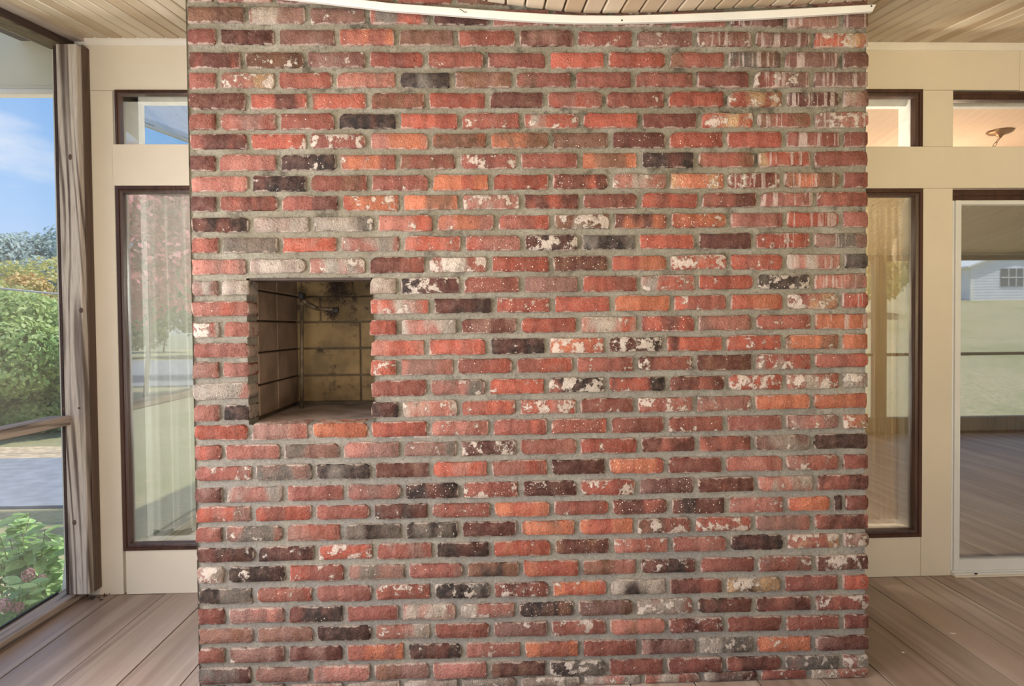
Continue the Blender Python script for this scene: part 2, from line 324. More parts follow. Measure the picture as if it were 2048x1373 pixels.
# ------------------------------------------------------------------ chimney
PAL = {'r': ((168, 88, 74), (150, 76, 64)), 'R': ((196, 88, 66), (178, 80, 62)), 'O': ((212, 112, 72), (196, 98, 62)), 'p': ((190, 112, 98), (176, 98, 86)),
       'm': ((158, 108, 98), (148, 92, 82)), 'd': ((112, 62, 54), (92, 52, 48)), 'k': ((66, 54, 52), (86, 58, 54)), 'b': ((142, 92, 70), (118, 76, 60)),
       'w': ((184, 162, 150), (168, 138, 126)), 'g': ((128, 114, 106), (146, 122, 112)), 't': ((214, 160, 112), (196, 112, 78))}
ROWS = [
 ('374 430 548 668 790 908 1030 1150 1265 1385 1505 1622 1738', 'b r m b r b m b m r m m'),
 ('374 491 614 735 862 981 1103 1222 1339 1457 1573 1685 1738', 'b mw1 m1 gR d1 p1 m1 m1 p mdv mv mv'),
 ('374 435 552 674 793 912 1035 1151 1270 1391 1509 1626 1738', 'r d m rO bm r dm r1 m1 m1v mv Rt2v'),
 ('376 485 610 735 851 971 1096 1214 1336 1454 1567 1683 1738', 'Rd b1 m1 Rr r1 r R1 R rb bgv mv m'),
 ('376 435 552 668 795 905 1028 1147 1268 1391 1504 1625 1738', 'r pt2 r1 pm kg bm br ro rb r mr2v mv'),
 ('376 495 618 736 853 975 1091 1209 1334 1453 1570 1684 1738', 'db Rd Rb br R bd pR1 r1 R Rt2 gdv mw'),
 ('378 435 556 673 796 920 1044 1163 1281 1399 1512 1628 1738', 'r rm r1 kd R r1s Rw1 R rs Rt2 rbv pm2v'),
 ('379 497 616 735 860 977 1101 1221 1336 1451 1570 1685 1737', 'rd R2 r2 pO bO Ob bs ds Rs R rmv rv'),
 ('379 434 556 675 796 916 1038 1160 1280 1393 1514 1626 1737', 'dr p k1 r1O rb1 rd2 r bOs kds rb RtOv r'),
 ('381 499 616 739 861 982 1102 1221 1337 1453 1566 1685 1737', 'p kd1 br r1 OR R1 dRs pw2s tO1s r1v bOv r'),
 ('381 435 559 680 802 921 1044 1163 1279 1400 1518 1631 1737', 'dm rd dr ROw1 bO pw2 dR drs Rrs rds pv r1'),
 ('381 501 622 752 870 992 1104 1224 1340 1458 1571 1684 1737', 'kd w1 wg2 pR1 pO1 rRs wb2s Ods RO1s pr Rv p'),
 ('382 440 559 677 803 926 1046 1160 1276 1394 1508 1625 1737', 'r g Rg pw1 pR1 pRs kds2 kgs Rs d R1v mgv'),
 ('382 495 614 735 854 979 1103 1220 1338 1458 1571 1687 1737', 'pm w p1w dr rw2s Rs dbs RO Rw2 Rr1 pw1v gk'),
 ('383 439 498|740 797 924 1044 1161 1279 1395 1512 1627 1737', 'mw1 wg|w kd2 rs m Rr Rw2 R1 kg2s pmv'),
 ('383 498|739 863 988 1105 1225 1345 1459 1572 1682 1737', 'pR|w1R dk R2s R O rR1 RO tr2 Rv'),
 ('384 442 498|739 797 918 1038 1158 1279 1394 1510 1627 1737', 'rw2 p|R pw1 mds R Rw1 dRs pm r1 ORv'),
 ('385 497|741 854 977 1095 1214 1330 1450 1568 1683 1737', 'pr|pR1 Rr kd1 RO3 dk3s Rds R1 bO1 O'),
 ('385 441 498|741 797 911 1029 1150 1272 1390 1509 1627 1737', 'mr pR|R2 mp Rr Rr r1s dr1 db Rw2 Rr'),
 ('385 498|741 857 975 1094 1214 1336 1454 1570 1684 1737', 'pw1|r pg1 R1 rk3 Rk1 dr1 R2 rw2s rw2'),
 ('387 443 499|742 801 919 1036 1157 1272 1391 1508 1626 1737', 'p km|kd wp1 rR1 Rp2s r1 rp2 pg1 O RO1'),
 ('388 499 620 739 858 982 1099 1219 1333 1451 1570 1684 1737', 'R rm O R pr1 Rr1 rRs r r1 rp mp1 Ot3'),
 ('389 446 563 683 803 918 1037 1158 1280 1395 1508 1624 1738', 'rR pr gm mp mg1 dm2s pr1 R1 dr1 dr wm1 k'),
 ('389 507 627 745 862 980 1099 1215 1333 1449 1570 1684 1738', 'rm1 gm kg dm Rp pR ds ORs r1 rp rm1 r'),
 ('389 448 568 691 806 922 1042 1158 1275 1393 1513 1631 1738', 'md pw1 rp pm kds r2s d1s R2 mds dr1 pw1 dr'),
 ('391 505 627 743 860 985 1104 1222 1340 1455 1573 1666 1689 1738', 'Rm1 Rr rp dk1 rm1 OR Rr1 rds dks rp1 OR k rm'),
 ('391 447 568 685 807 920 1038 1155 1272 1387 1508 1626 1738', 'Rp pg1 rm gk kg1 ds Ob1 RO1 rb2 Rr2 mp dr'),
 ('392 512 632 749 869 983 1106 1224 1341 1458 1572 1685 1738', 'kd1 dk1 R2 rm dks RO dbs rp1 rp1 kd rt2 mw2'),
 ('394 451 574 692 814 930 1042 1162 1278 1397 1514 1630 1738', 'pw2 k1 Rr1 mg1 rm bk RO bp kd1 r mr1 dmt2'),
 ('395 508 628 747 865 984 1102 1219 1336 1450 1567 1683 1738', 'kg Rp1 p r1 kg1 dr2s RO1 wk1 dr kt2 r Rr1'),
 ('395 453 572 689 801 917 1034 1153 1271 1392 1509 1628 1739', 'r1 mp kd r1 pw2 pw2 kbs mb1 pw2 kd1 dr r2'),
 ('396 509 629 746 865 983 1100 1217 1335 1452 1569 1685 1739', 'bm bm k1 w1p pr m1 rp2 bp dr1s r r1 r'),
 ('396 453 573 689 812 927 1046 1162 1279 1395 1511 1628 1739', 'rb dm1 dm rO kd1 pr1 rO r dm gw2 OR1 dm'),
 ('396 505 622 744 862 978 1096 1215 1332 1450 1568 1684 1739', 'dg mr mp mb p1 db kg2 r1 r1 dr1 mg1 rw2'),
 ('396 453 573 689 805 920 1037 1164 1286 1406 1520 1620 1738', 'dg wm wm w1 w1 wm1 w2 wp1 rw2 dw1 r1 wp2'),
]
YL = [-14, 28, 72, 119, 160, 202, 243, 283, 326, 368, 408, 450, 491, 534, 577, 619, 661, 702, 742, 785, 828, 867, 908, 950, 993, 1032, 1072, 1114, 1153, 1196, 1237, 1276, 1315, 1356, 1393]
YR = [0, 40, 79, 119, 158, 197, 239, 278, 317, 359, 398, 438, 480, 522, 562, 601, 642, 683, 721, 761, 802, 843, 883, 924, 965, 1007, 1044, 1081, 1126, 1166, 1206, 1245, 1287, 1325, 1352]

chim = empty('chimney', (0.18, D+.47, 0))
tag(chim, 'broad red brick chimney from floor to ceiling with a square opening', 'chimney')
def child(ob):
    ob.parent = chim; ob.matrix_parent_inverse = Matrix.Translation(-chim.location); return ob

def unit_brick(k):
    """front at y=0, back at y=1; irregular chamfered outline, x and z in -.5...5"""
    rr = random.Random(100+k)
    out = []
    base = [(-.5, -.5), (-.17, -.5), (.17, -.5), (.5, -.5), (.5, -.05), (.5, .5), (.17, .5), (-.17, .5), (-.5, .5), (-.5, .05)]
    corner = {0, 3, 5, 8}
    pts = []
    for i, (x, z) in enumerate(base):
        jx, jz = rr.uniform(-.018, .008), rr.uniform(-.085, .03)
        if i in corner:
            cx = rr.choice([.015, .025, .035, .05, .085]); cz = cx*2.6
            sx_, sz_ = (1 if x > 0 else -1), (1 if z > 0 else -1)
            a = (x-sx_*cx, z+sz_*jz*.6); b = (x+sx_*jx, z-sz_*cz)
            # keep the outline counter-clockwise
            pts += [b, a] if i in (0, 5) else [a, b]
        elif abs(z) == .5: pts.append((x+rr.uniform(-.09, .09), z+(1 if z > 0 else -1)*jz))
        else: pts.append((x+(1 if x > 0 else -1)*jx, z+rr.uniform(-.1, .1)))
    n = len(pts); V = []; Fc = []
    for (x, z) in pts: V.append((x*(1-.045), 0, z*(1-.13)))
    for (x, z) in pts: V.append((x*.985, .03, z*.955))
    for (x, z) in pts: V.append((x, .09, z))
    for (x, z) in pts: V.append((x*.99, 1, z*.97))
    V.append((0, -.012, 0)); c = len(V)-1
    for i in range(n):
        j = (i+1) % n
        Fc.append((c, i, j))
        for l in range(3): Fc.append((l*n+i, (l+1)*n+i, (l+1)*n+j, l*n+j))
    me = mesh('brick', V, Fc, True)
    uv = me.uv_layers.new(name='UVMap')
    for lp in me.loops:
        v = me.vertices[lp.vertex_index].co; uv.data[lp.index].uv = (v.x+.5, v.z+.5)
    bm = bmesh.new(); bm.from_mesh(me); bmesh.ops.recalc_face_normals(bm, faces=bm.faces); bm.to_mesh(me); bm.free()
    me.materials.append(brick_m); return me
BR = [unit_brick(k) for k in range(14)]
bricks = []
for ri, (js, toks) in enumerate(ROWS):
    segs = js.split('|'); tks = toks.split('|'); allb = []
    for sg_, tk in zip(segs, tks):
        xs = [float(v) for v in sg_.split()]; tk = tk.split()
        assert len(xs)-1 == len(tk), (ri, len(xs), len(tk))
        allb += [(xs[i], xs[i+1], tk[i], i == 0 and sg_ is segs[0], i == len(tk)-1 and sg_ is segs[-1], i == len(tk)-1 and len(segs) > 1 and sg_ is segs[0], i == 0 and len(segs) > 1 and sg_ is segs[1]) for i in range(len(tk))]
    for (x0, x1, tk, le, re_, nl, nr) in allb:
        xc = (x0+x1)/2; yc = YL[ri]+(YR[ri]-YL[ri])*(xc-385)/(1738-385)
        g = 4.6
        a = P(x0+(0 if (le or nr) else g), yc, Y=D); b = P(x1-(0 if (re_ or nl) else g), yc, Y=D)
        zc = (a.z+b.z)/2; hgt = .0575*random.uniform(.94, 1.05)
        if ri == 34:
            zt = zc+.028; hgt = zt; zc = hgt/2
        bricks.append(dict(x=(a.x+b.x)/2, w=b.x-a.x, z=zc, h=hgt, t=tk, ri=ri, vis=(0 if ri in (0, 34) else 1 if ri == 1 and xc > 740 else 2 if (b.x-a.x) < .12 else 3)))
def props(tk):
    r = random.Random(hash(tk) & 0 or int(random.random()*1e6))
    cs = [ch for ch in tk if ch in PAL]; c1 = PAL[cs[0]][0]; c2 = PAL[cs[1]][0] if len(cs) > 1 else PAL[cs[0]][1]
    j = r.uniform(.87, 1.07); h = r.uniform(-3, 3)
    def f(c):
        c = lin((min(255, c[0]*j+h), c[1]*j, max(0, c[2]*j-h))); L = .3*c[0]+.6*c[1]+.1*c[2]
        return tuple((x*.79+L*.21)*k_ for x, k_ in zip(c, (.70, .75, .69)))
    wt = .0
    for ch in tk:
        if ch.isdigit(): wt = {'1': .42, '2': .72, '3': 1.0}[ch]
    return dict(c1=f(c1), c2=f(c2), wt=wt+r.uniform(.02, .34), sp=(1.0 if 's' in tk else r.uniform(0, .12)), vs=(1.0 if 'v' in tk else 0.0), sd=r.uniform(0, 30))
order = sorted(range(len(bricks)), key=lambda i: (-bricks[i]['vis'], -bricks[i]['w']*bricks[i]['h']))
single = set(order[:300])
print('bricks', len(bricks))
stuff = []
for i, b in enumerate(bricks):
    pr = props(b['t']); me = random.choice(BR)
    loc = Vector((b['x'], D+random.uniform(-.003, .003), b['z'])); rot = (random.uniform(-.012, .012), random.uniform(-.010, .010), random.uniform(-.006, .006))
    sc = (b['w']*random.choice((1, 1)), .10, b['h'])
    if i in single:
        ob = bpy.data.objects.new('brick', me); C.objects.link(ob); child(ob); ob.location = loc; ob.rotation_euler = rot; ob.scale = sc
        for k, v in pr.items(): ob[k] = v
    else: stuff.append((me, loc, rot, sc, pr))
# bricks of the two flanks (seen only from the side)
for side in (-1, 1):
    xs = P(378 if side < 0 else 1738, 700, Y=D).x
    for ri in range(0, 34):
        zc = P(1738, YR[ri], Y=D).z; y = D+.105+(.0 if ri % 2 else .11)
        while y < H-.05:
            y2 = min(y+.215, H-.03); w = y2-y-.012
            if w > .03: stuff.append((random.choice(BR), Vector((xs+side*.0, (y+y2)/2, zc)), (0, 0, math.pi/2*(1 if side > 0 else -1)), (w, .09, .0575), props(random.choice(['r', 'rd', 'p', 'm', 'R', 'dk']))))
            y = y2
V = []; Fc = []; UV = []; at = {k: [] for k in ('c1', 'c2', 'wt', 'sp', 'vs', 'sd')}
from mathutils import Euler
for me, loc, rot, sc, pr in stuff:
    R = Euler(rot).to_matrix(); n0 = len(V)
    for v in me.vertices: V.append(tuple(loc+R @ Vector((v.co.x*sc[0], v.co.y*sc[1], v.co.z*sc[2]))))
    for p_ in me.polygons:
        Fc.append(tuple(n0+q for q in p_.vertices))
        for q in p_.vertices: co = me.vertices[q].co; UV.append((co.x+.5, co.z+.5))
    for k in at: at[k] += [pr[k]]*len(me.vertices)
me = mesh('bricks_far', V, Fc, True); uv = me.uv_layers.new(name='UVMap')
for i, u in enumerate(UV): uv.data[i].uv = u
for k in at:
    if k in ('c1', 'c2'):
        a_ = me.attributes.new(k, 'FLOAT_COLOR', 'POINT'); a_.data.foreach_set('color', np.array([(*c_, 1) for c_ in at[k]], dtype=np.float32).ravel())
    else:
        a_ = me.attributes.new(k, 'FLOAT', 'POINT'); a_.data.foreach_set('value', np.array(at[k], dtype=np.float32))
ob = child(link('edge_bricks', me, brick_geo)); tag(ob, kind='stuff')

# mortar body with the niche left open
XL, XR = P(378, 700, Y=D).x, P(1738, 700, Y=D).x
NL, NR = P(499, 700, Y=D).x-.009, P(741, 700, Y=D).x+.009
NT, NB = P(620, 556, Y=D).z, P(620, 849, Y=D).z
ZT = 2.62
xs = np.arange(XL+.010, XR-.009, .008).tolist(); xs[-1] = XR-.010
xs = sorted(set([x for x in xs if abs(x-NL) > .004 and abs(x-NR) > .004]+[NL, NR]))
zs = sorted(set([z for z in np.arange(0, ZT+.004, .008).tolist() if abs(z-NT) > .004 and abs(z-NB) > .004]+[NB, NT]))
V = []; Fc = []
for z in zs:
    for x in xs:
        d = .0135+.005*noise.noise(Vector((x*14, 3, z*26)))+.0045*noise.noise(Vector((x*70, 7, z*80)))
        V.append((x, D+d, z))
nx = len(xs)
for k in range(len(zs)-1):
    for i in range(nx-1):
        if xs[i] >= NL-1e-6 and xs[i+1] <= NR+1e-6 and zs[k] >= NB-1e-6 and zs[k+1] <= NT+1e-6: continue
        Fc.append((k*nx+i, k*nx+i+1, (k+1)*nx+i+1, (k+1)*nx+i))
n0 = len(V)
for x in (XL+.010, XR-.010):            # flanks, crown
    q = len(V)
    for z in zs: V += [(x, D+.006, z), (x+.004*noise.noise(Vector((x, 1, z*40))), D+.05, z), (x, H-.022, z)]
    for k in range(len(zs)-1):
        for c_ in (0, 1): Fc.append((q+3*k+c_, q+3*k+c_+1, q+3*k+c_+4, q+3*k+c_+3))
q = len(V); V += [(XL+.01, D+.006, ZT), (XR-.01, D+.006, ZT), (XR-.01, H-.022, ZT), (XL+.01, H-.022, ZT)]; Fc.append((q, q+1, q+2, q+3))
q = len(V)                                # reveals of the niche, first hand's depth
ring = [(NL, NB), (NR, NB), (NR, NT), (NL, NT)]
V += [(x, D+.006, z) for x, z in ring]+[(x, D+.105, z) for x, z in ring]
for i in (0, 1, 2, 3): Fc.append((q+i, q+(i+1) % 4, q+4+(i+1) % 4, q+4+i))
child(link('mortar', mesh('mortar', V, Fc, True), mortar_m))
# niche lining: blocks
ND = D+.62
def blk(name, x0, x1, y0, y1, z0, z1, mat, b=.004): return child(MB().box(x0, x1, y0, y1, z0, z1, b).build(name, mat))
ch = .128; zb = NB-.0
jz = [P(650, y, Y=ND).z for y in (800, 751, 697, 644, 593)]; jz = [jz[0]-.01]+jz[1:]+[jz[-1]+ch, jz[-1]+2*ch, jz[-1]+3*ch]
backL = NL-.01; backR = NR+.22
xj1 = P(721, 700, Y=ND).x; xj0 = P(705, 570, Y=ND).x; xj00 = P(602, 570, Y=ND).x
for k in range(len(jz)-1):
    cuts = [backL, xj1, backR] if k in (0, 1, 2) else [backL, P(640, 600, Y=ND).x*1.0, backR] if k == 3 else [backL, xj00, xj0, backR]
    for a, b in zip(cuts[:-1], cuts[1:]): blk('lining_block', a+.003, b-.003, ND, ND+.08, jz[k]+.003, jz[k+1]-.003, block_m)
ys = [D+.108, P(567, 650, X=NL-.004).y if False else D+.33, ND-.002]
for k in range(len(jz)-1):
    for a, b in zip(ys[:-1], ys[1:]): blk('side_block', NL-.09, NL+.004, a+.003, b-.003, jz[k]+.003, jz[k+1]-.003, block_side_m)
    blk('side_block', backR, backR+.08, D+.11, ND-.002, jz[k]+.003, jz[k+1]-.003, block_m)
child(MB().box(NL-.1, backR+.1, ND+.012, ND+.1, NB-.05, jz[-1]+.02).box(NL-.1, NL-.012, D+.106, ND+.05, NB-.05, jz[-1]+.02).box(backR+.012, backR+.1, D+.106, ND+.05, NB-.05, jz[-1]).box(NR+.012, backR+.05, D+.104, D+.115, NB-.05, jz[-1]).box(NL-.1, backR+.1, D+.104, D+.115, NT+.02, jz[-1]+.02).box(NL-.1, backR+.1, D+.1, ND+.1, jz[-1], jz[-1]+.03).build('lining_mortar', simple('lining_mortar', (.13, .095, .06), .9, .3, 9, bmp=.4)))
sill = child(MB().box(NL-.03, backR+.03, D+.014, ND+.02, NB-.06, NB-.002, .004).build('niche_floor', concrete))
child(MB().box(NL+.006, NR-.006, D+.016, D+.11, NT-.007, NT+.006).build('lintel', simple('lintel_steel', (.05, .03, .02), .7, .3, 20)))
# pipe
pz = lambda x, y, dd: P(x, y, Y=dd)
a = pz(603.5, 806, D+.5); a.z = NB; top = pz(603.5, 604, D+.5); e2 = pz(612, 606, D+.47); e3 = pz(632, 617, D+.47); e4 = pz(672, 621, D+.45)
t = empty('gas_pipe', a); tag(t, 'thin rusty pipe rising in the brick niche and turning right', 'pipe')
def kid(ob, par): ob.parent = par; ob.matrix_parent_inverse = Matrix.Translation(-par.location); return ob
kid(MB().tube([(a.x, a.y, a.z), (top.x, top.y, top.z)], .0078, 12).build('riser', rust, smooth=True), t)
kid(MB().tube([top-Vector((0, 0, .012)), top+Vector((.004, 0, .008)), e2+Vector((-.004, 0, .004)), e2], .0115, 12).build('elbow', rust, smooth=True), t)
kid(MB().tube([e2, e3], .0095, 12).tube([e3, e4], .0085, 12).build('branch', rust, smooth=True), t)
c_ = pz(604, 593, D+.5); kid(MB().box(c_.x-.011, c_.x+.011, c_.y-.02, c_.y+.02, c_.z-.014, c_.z+.014, .003).build('valve_cap', black_iron), t)
kid(MB().tube([e4-Vector((.012, 0, 0)), e4+Vector((.010, 0, .002))], .013, 8).build('end_nut', black_iron), t)
# tufts of twigs
def tuft(name, cx, cy, rx, rz, nn, lab):
    c0 = P(cx, cy, Y=D+.46); mb = MB(); rr = random.Random(cx)
    for i in range(nn):
        u = Vector((rr.gauss(0, 1), rr.gauss(0, .7), rr.gauss(0, 1))); st = c0+Vector((u.x*rx*.35, u.y*.02, u.z*rz*.35))
        d = Vector((rr.uniform(-1, 1), rr.uniform(-.6, .6), rr.uniform(-1, .7))).normalized()*rr.uniform(.014, .04)
        mb.tube([st, st+d*.5+Vector((0, 0, rr.uniform(-.004, .004))), st+d], [.0011, .0009, .0004], 3, False)
    return tag(mb.build(name, nest_m), lab, 'nest')
tuft('twig_nest', 672, 580, .055, .075, 420, 'dark wiry tuft of twigs hanging at the top of the brick niche')
tuft('twig_nest', 664, 628, .03, .022, 90, 'small wisp of twigs caught on the end of the niche pipe')

# ------------------------------------------------------------------ floor
FX = [-2.09]+[-1.849+.235*i for i in range(16)]+[1.888, 2.07, 2.257, 2.44, 2.63, 2.82]
x = 2.82
while x < 7.9: x += .19; FX.append(x)
fl = MB().box(-2.12, 8.0, -1.1, H+.05, -.10, -.024).build('floor', simple('floor_underside', (.02, .015, .012), .9)); tag(fl, kind='structure')
for i in range(len(FX)-1):
    x0, x1 = FX[i]+.0022, FX[i+1]-.0022
    rr = random.Random(i)
    MB().box(x0, x1, -1.1, H+.03, -.024, rr.uniform(-.001, .0005), .0012).build('floor_board', floor_m, fl)
# ------------------------------------------------------------------ ceiling
ZC = 2.718; SL = .135
def zc_(y): return ZC-SL*(H-y)
sagpts = []
for px, py in ((640, -80), (700, -65), (850, -28), (975, 4), (1060, 16), (1142, 26), (1200, 27.5), (1300, 26), (1376, 22), (1520, 14), (1640, 8), (1735, 2)):
    q = P(px, py, Y=D); sagpts.append((q.x, q.z))
def sag(x):
    if x <= sagpts[0][0] or x > XR+.012: return zc_(D)
    z = float(np.interp(x, [a[0] for a in sagpts], [a[1] for a in sagpts])); return min(z, zc_(D))
rf = MB(); y0, y1 = -1.3, H+.25
rf.hexa([(-2.35, y0, zc_(y0)+.035), (8.1, y0, zc_(y0)+.035), (8.1, y0, zc_(y0)+.13), (-2.35, y0, zc_(y0)+.13)], [(-2.35, y1, zc_(y1)+.035), (8.1, y1, zc_(y1)+.035), (8.1, y1, zc_(y1)+.13), (-2.35, y1, zc_(y1)+.13)])
ce = rf.build('ceiling', simple('roof_deck', (.035, .025, .018), .9)); tag(ce, kind='structure')
x = -1.8156-.0674*2; pit = .0674
cb = []
while x < 8.0:
    cb.append(x); x += pit
tail = MB()
for x in cb:
    x0, x1 = x+.003, x+pit-.003
    xm = (x0+x1)/2
    inchim = XL-.005 < xm < XR+.02
    ye = D-.004 if inchim else H-.002
    v = .004
    def zz(xx, y):
        return (sag(xx)-SL*(D-y)) if inchim else zc_(y)
    mb = MB() if x < 2.9 else tail
    n0 = len(mb.v)
    ps = [(x0, .014), (x0, v), (x0+v, 0), (x1-v, 0), (x1, v), (x1, .014)]
    for y in (-1.1, ye):
        for (a, dz) in ps: mb.v.append((a, y, zz(a, y)+dz))
    for k in range(6): mb.f.append((n0+k, n0+(k+1) % 6, n0+6+(k+1) % 6, n0+6+k))
    mb.f += [tuple(n0+k for k in range(6)), tuple(n0+6+k for k in range(6))[::-1]]
    if x < 2.9: mb.build('ceiling_board', ceil_m, ce)
tag(tail.build('far_ceiling_boards', ceil_m, ce), kind='stuff')
# ------------------------------------------------------------------ house wall
wb = MB().box(P(520, 650, Y=H).x, P(1650, 650, Y=H).x, H, H+.1, 0, ZC).build('wall_back', cream); tag(wb, kind='structure')
def board(x0, x1, z0, z1, yf=H, dep=.03, name='wall_panel', mat=None, par=None, b=.0015):
    return MB().box(x0+.0008, x1-.0008, yf, yf+dep, z0+.0008, z1-.0008, b).build(name, mat or cream, par or wb)
xa = P(182, 640, Y=H).x; xs_ = P(236.5, 640, Y=H).x; xe = P(480, 640, Y=H).x; xf = P(520, 650, Y=H).x
zt1, zt2, zm1, zm2, zw2 = hz(181), hz(290), hz(290), hz(373), hz(1100)
board(-2.1, xf, zt1, ZC+.02); board(-2.1, xs_-.003, 0, zt1); board(xe, xf, 0, zt1)
board(xs_-.003, xe, zm2, zm1, H-.015); board(xs_+.01, xe, 0, zw2, H-.002)
xs2 = P(1650, 650, Y=H).x; xw0 = P(1690, 650, Y=H).x; xw1 = P(1843.5, 650, Y=H).x; xd = P(1904.5, 650, Y=H).x; xd2 = P(2395, 650, Y=H).x; xj = P(2040, 150, Y=H).x
zr = lambda y, x=1850: P(x, y, Y=H).z
board(xs2, xj, zr(180, 1820), ZC+.02); board(xj, 8.0, zr(182, 2048), ZC+.02)
board(xs2, xw0, 0, zr(180, 1820)); board(xw1, xd, 0, zr(180, 1820))
board(xs2, xd2, zr(378, 1840), zr(294.5, 1840), H-.015); board(xw0, xw1, 0, zr(1074, 1800))
board(xd2, 8.0, 0, zr(182, 2048))
def cove(name, x0, x1, par, zc0):
    mb = MB(); prof = [(0, -.030), (-.006, -.030), (-.010, -.020), (-.016, -.010), (-.018, .004), (0, .012)]
    n0 = 0
    for xx in (x0, x1):
        for (dy, dz) in prof: mb.v.append((xx, H+dy, zc0+dz))
    k = len(prof)
    for i in range(k): mb.f.append((i, (i+1) % k, k+(i+1) % k, k+i))
    mb.f += [tuple(range(k)), tuple(range(k, 2*k))[::-1]]
    ob = mb.build(name, white_trim); tag(ob, kind='structure'); return ob
cove('trim_1', -1.985, XL+.02, wb, ZC-.002); cove('trim_2', XR-.02, 8.0, wb, ZC-.006)

def ring_frame(name, x0, x1, z0, z1, prof, mat, par):
    """mitred frame: prof = (inset, y offset) from the outside edge inwards"""
    mb = MB(); k = len(prof)
    for (ins, dy) in prof:
        a, b, c_, d = x0+ins, x1-ins, z0+ins, z1-ins
        mb.v += [(a, H+dy, c_), (b, H+dy, c_), (b, H+dy, d), (a, H+dy, d)]
    for i in range(k-1):
        for j in range(4): mb.f.append((i*4+j, i*4+(j+1) % 4, (i+1)*4+(j+1) % 4, (i+1)*4+j))
    return mb.build(name, mat, par)
def window(nm, x0, x1, z0, z1, fw, gl, prof=None, reveal=None):
    w = ring_frame(nm, x0, x1, z0, z1, prof or [(-.001, .02), (-.001, -.010), (fw*.42, -.012), (fw*.5, -.004), (fw*.60, -.003), (fw*.68, -.006), (fw*.9, -.004), (fw, .018), (fw, .030)], brown, None); tag(w, kind='structure')
    MB().box(x0+fw-.004, x1-fw+.004, H+.022, H+.026, z0+fw-.004, z1-fw+.004).build('pane', gl, w)
    return w
w1 = window('window_1', P(239, 640, Y=H).x, xe, hz(1100), hz(373.5), .033, glass)
w2 = window('window_2', P(232.5, 235, Y=H).x, xe, hz(290)-.016, hz(181.5), .019, glass_hi)
w3 = window('window_3', xw0, P(1842.5, 650, Y=H).x, zr(1074, 1800), zr(379, 1800), .037, glass)
w4 = window('window_4', xw0, P(1843, 240, Y=H).x, zr(294, 1800)-.034, zr(180, 1800), .038, glass_hi)
# glass over the sliding door: brown head only
zt5, zb5 = zr(184, 1960), zr(296, 1960)
w5 = MB().box(xd, xd2, H-.006, H+.05, zr(200, 1960), zt5, .003).build('window_5', brown); tag(w5, kind='structure')
MB().box(xd, xd2, H+.012, H+.016, zb5-.004, zr(200, 1960)).build('pane', glass_hi, w5)
MB().box(xd, xd2, H-.010, H-.004, zr(190, 1960), zr(187, 1960)).build('frame_bead', brown, w5)
# sliding door
dz0, dz1 = 0.0, zr(401, 1960)
dr = MB().box(xd, xd2, H+.0, H+.03, zr(401, 1960), zr(379, 1960), .003).build('door_1', brown); tag(dr, kind='structure')
MB().box(xd, xd2, H-.008, H+.0, zr(392, 1960), zr(388, 1960)).build('head_bead', brown, dr)
sw = .030; gb = zr(1119, 1960); gt_ = zr(409.5, 1960)
for a, b in ((xd+.002, xd+.012), (xd+.013, xd+.013+sw)): MB().box(a, b, H+(-.004 if a > xd+.01 else .004), H+.04, .02, dz1, .0015).build('stile', alum, dr)
MB().box(xd2-.05, xd2, H-.004, H+.04, .02, dz1, .002).build('stile', alum, dr)
MB().box(xd+.0135+sw, xd2-.05, H-.003, H+.035, gt_, dz1, .002).build('top_rail', alum, dr)
MB().box(xd+.0135+sw, xd2-.05, H-.003, H+.035, zr(1143, 1960), gb, .002).build('bottom_rail', alum, dr)
MB().box(xd+.04, xd2-.04, H+.02, H+.035, gb, gb+.018).build('glazing_seal', brown, dr)
MB().box(xd+.04, xd2-.04, H+.018, H+.022, gb-.003, gt_+.003).build('pane', glass_door, dr)
for k, (z0_, z1_, dy) in enumerate(((0.001, .010, -.035), (.010, .019, -.026), (.019, .027, -.012))): MB().box(xd, xd2, H+dy, H+.05, z0_, z1_, .001).build('track', alum if k else cream, dr)
cpx = P(1949, 1143.5, Y=H-.027); MB().tube([(cpx.x, H-.030, .0185), (cpx.x+.012, H-.030, .0185)], .004, 6).build('roller_screw', black_iron, dr)

# ------------------------------------------------------------------ room behind the glass
rm = MB()
fr = MB().box(-1.92, 8.0, H+.1, 8.0, -.06, -.001).build('floor_room', simple('room_floor', (.30, .24, .17), .6)); tag(fr, kind='structure')
cl = MB().box(.3, 8.0, H+.1, 8.0, 2.92, 3.0).build('ceiling_room', peach); tag(cl, kind='structure')
cl2 = MB().box(-3.6, .3, H+.26, 4.5, 2.92, 3.0).build('ceiling_room_left', room_white); tag(cl2, kind='structure')
rb = MB().box(.3, 8.0, 7.9, 8.0, 0, 2.95).build('wall_room_back', room_white); tag(rb, kind='structure')
rb2 = MB().box(-1.95, .3, 6.4, 6.5, 0, 2.25).build('wall_room_left_back', room_dark); tag(rb2, kind='structure')
rl = MB().box(-3.6, -1.92, 6.4, 6.5, -.4, 2.9).build('wall_room_left', room_dark); tag(rl, kind='structure')
rd = MB().box(.3, .4, H+.1, 8.0, 0, 2.95).build('wall_room_divider', room_white); tag(rd, kind='structure')
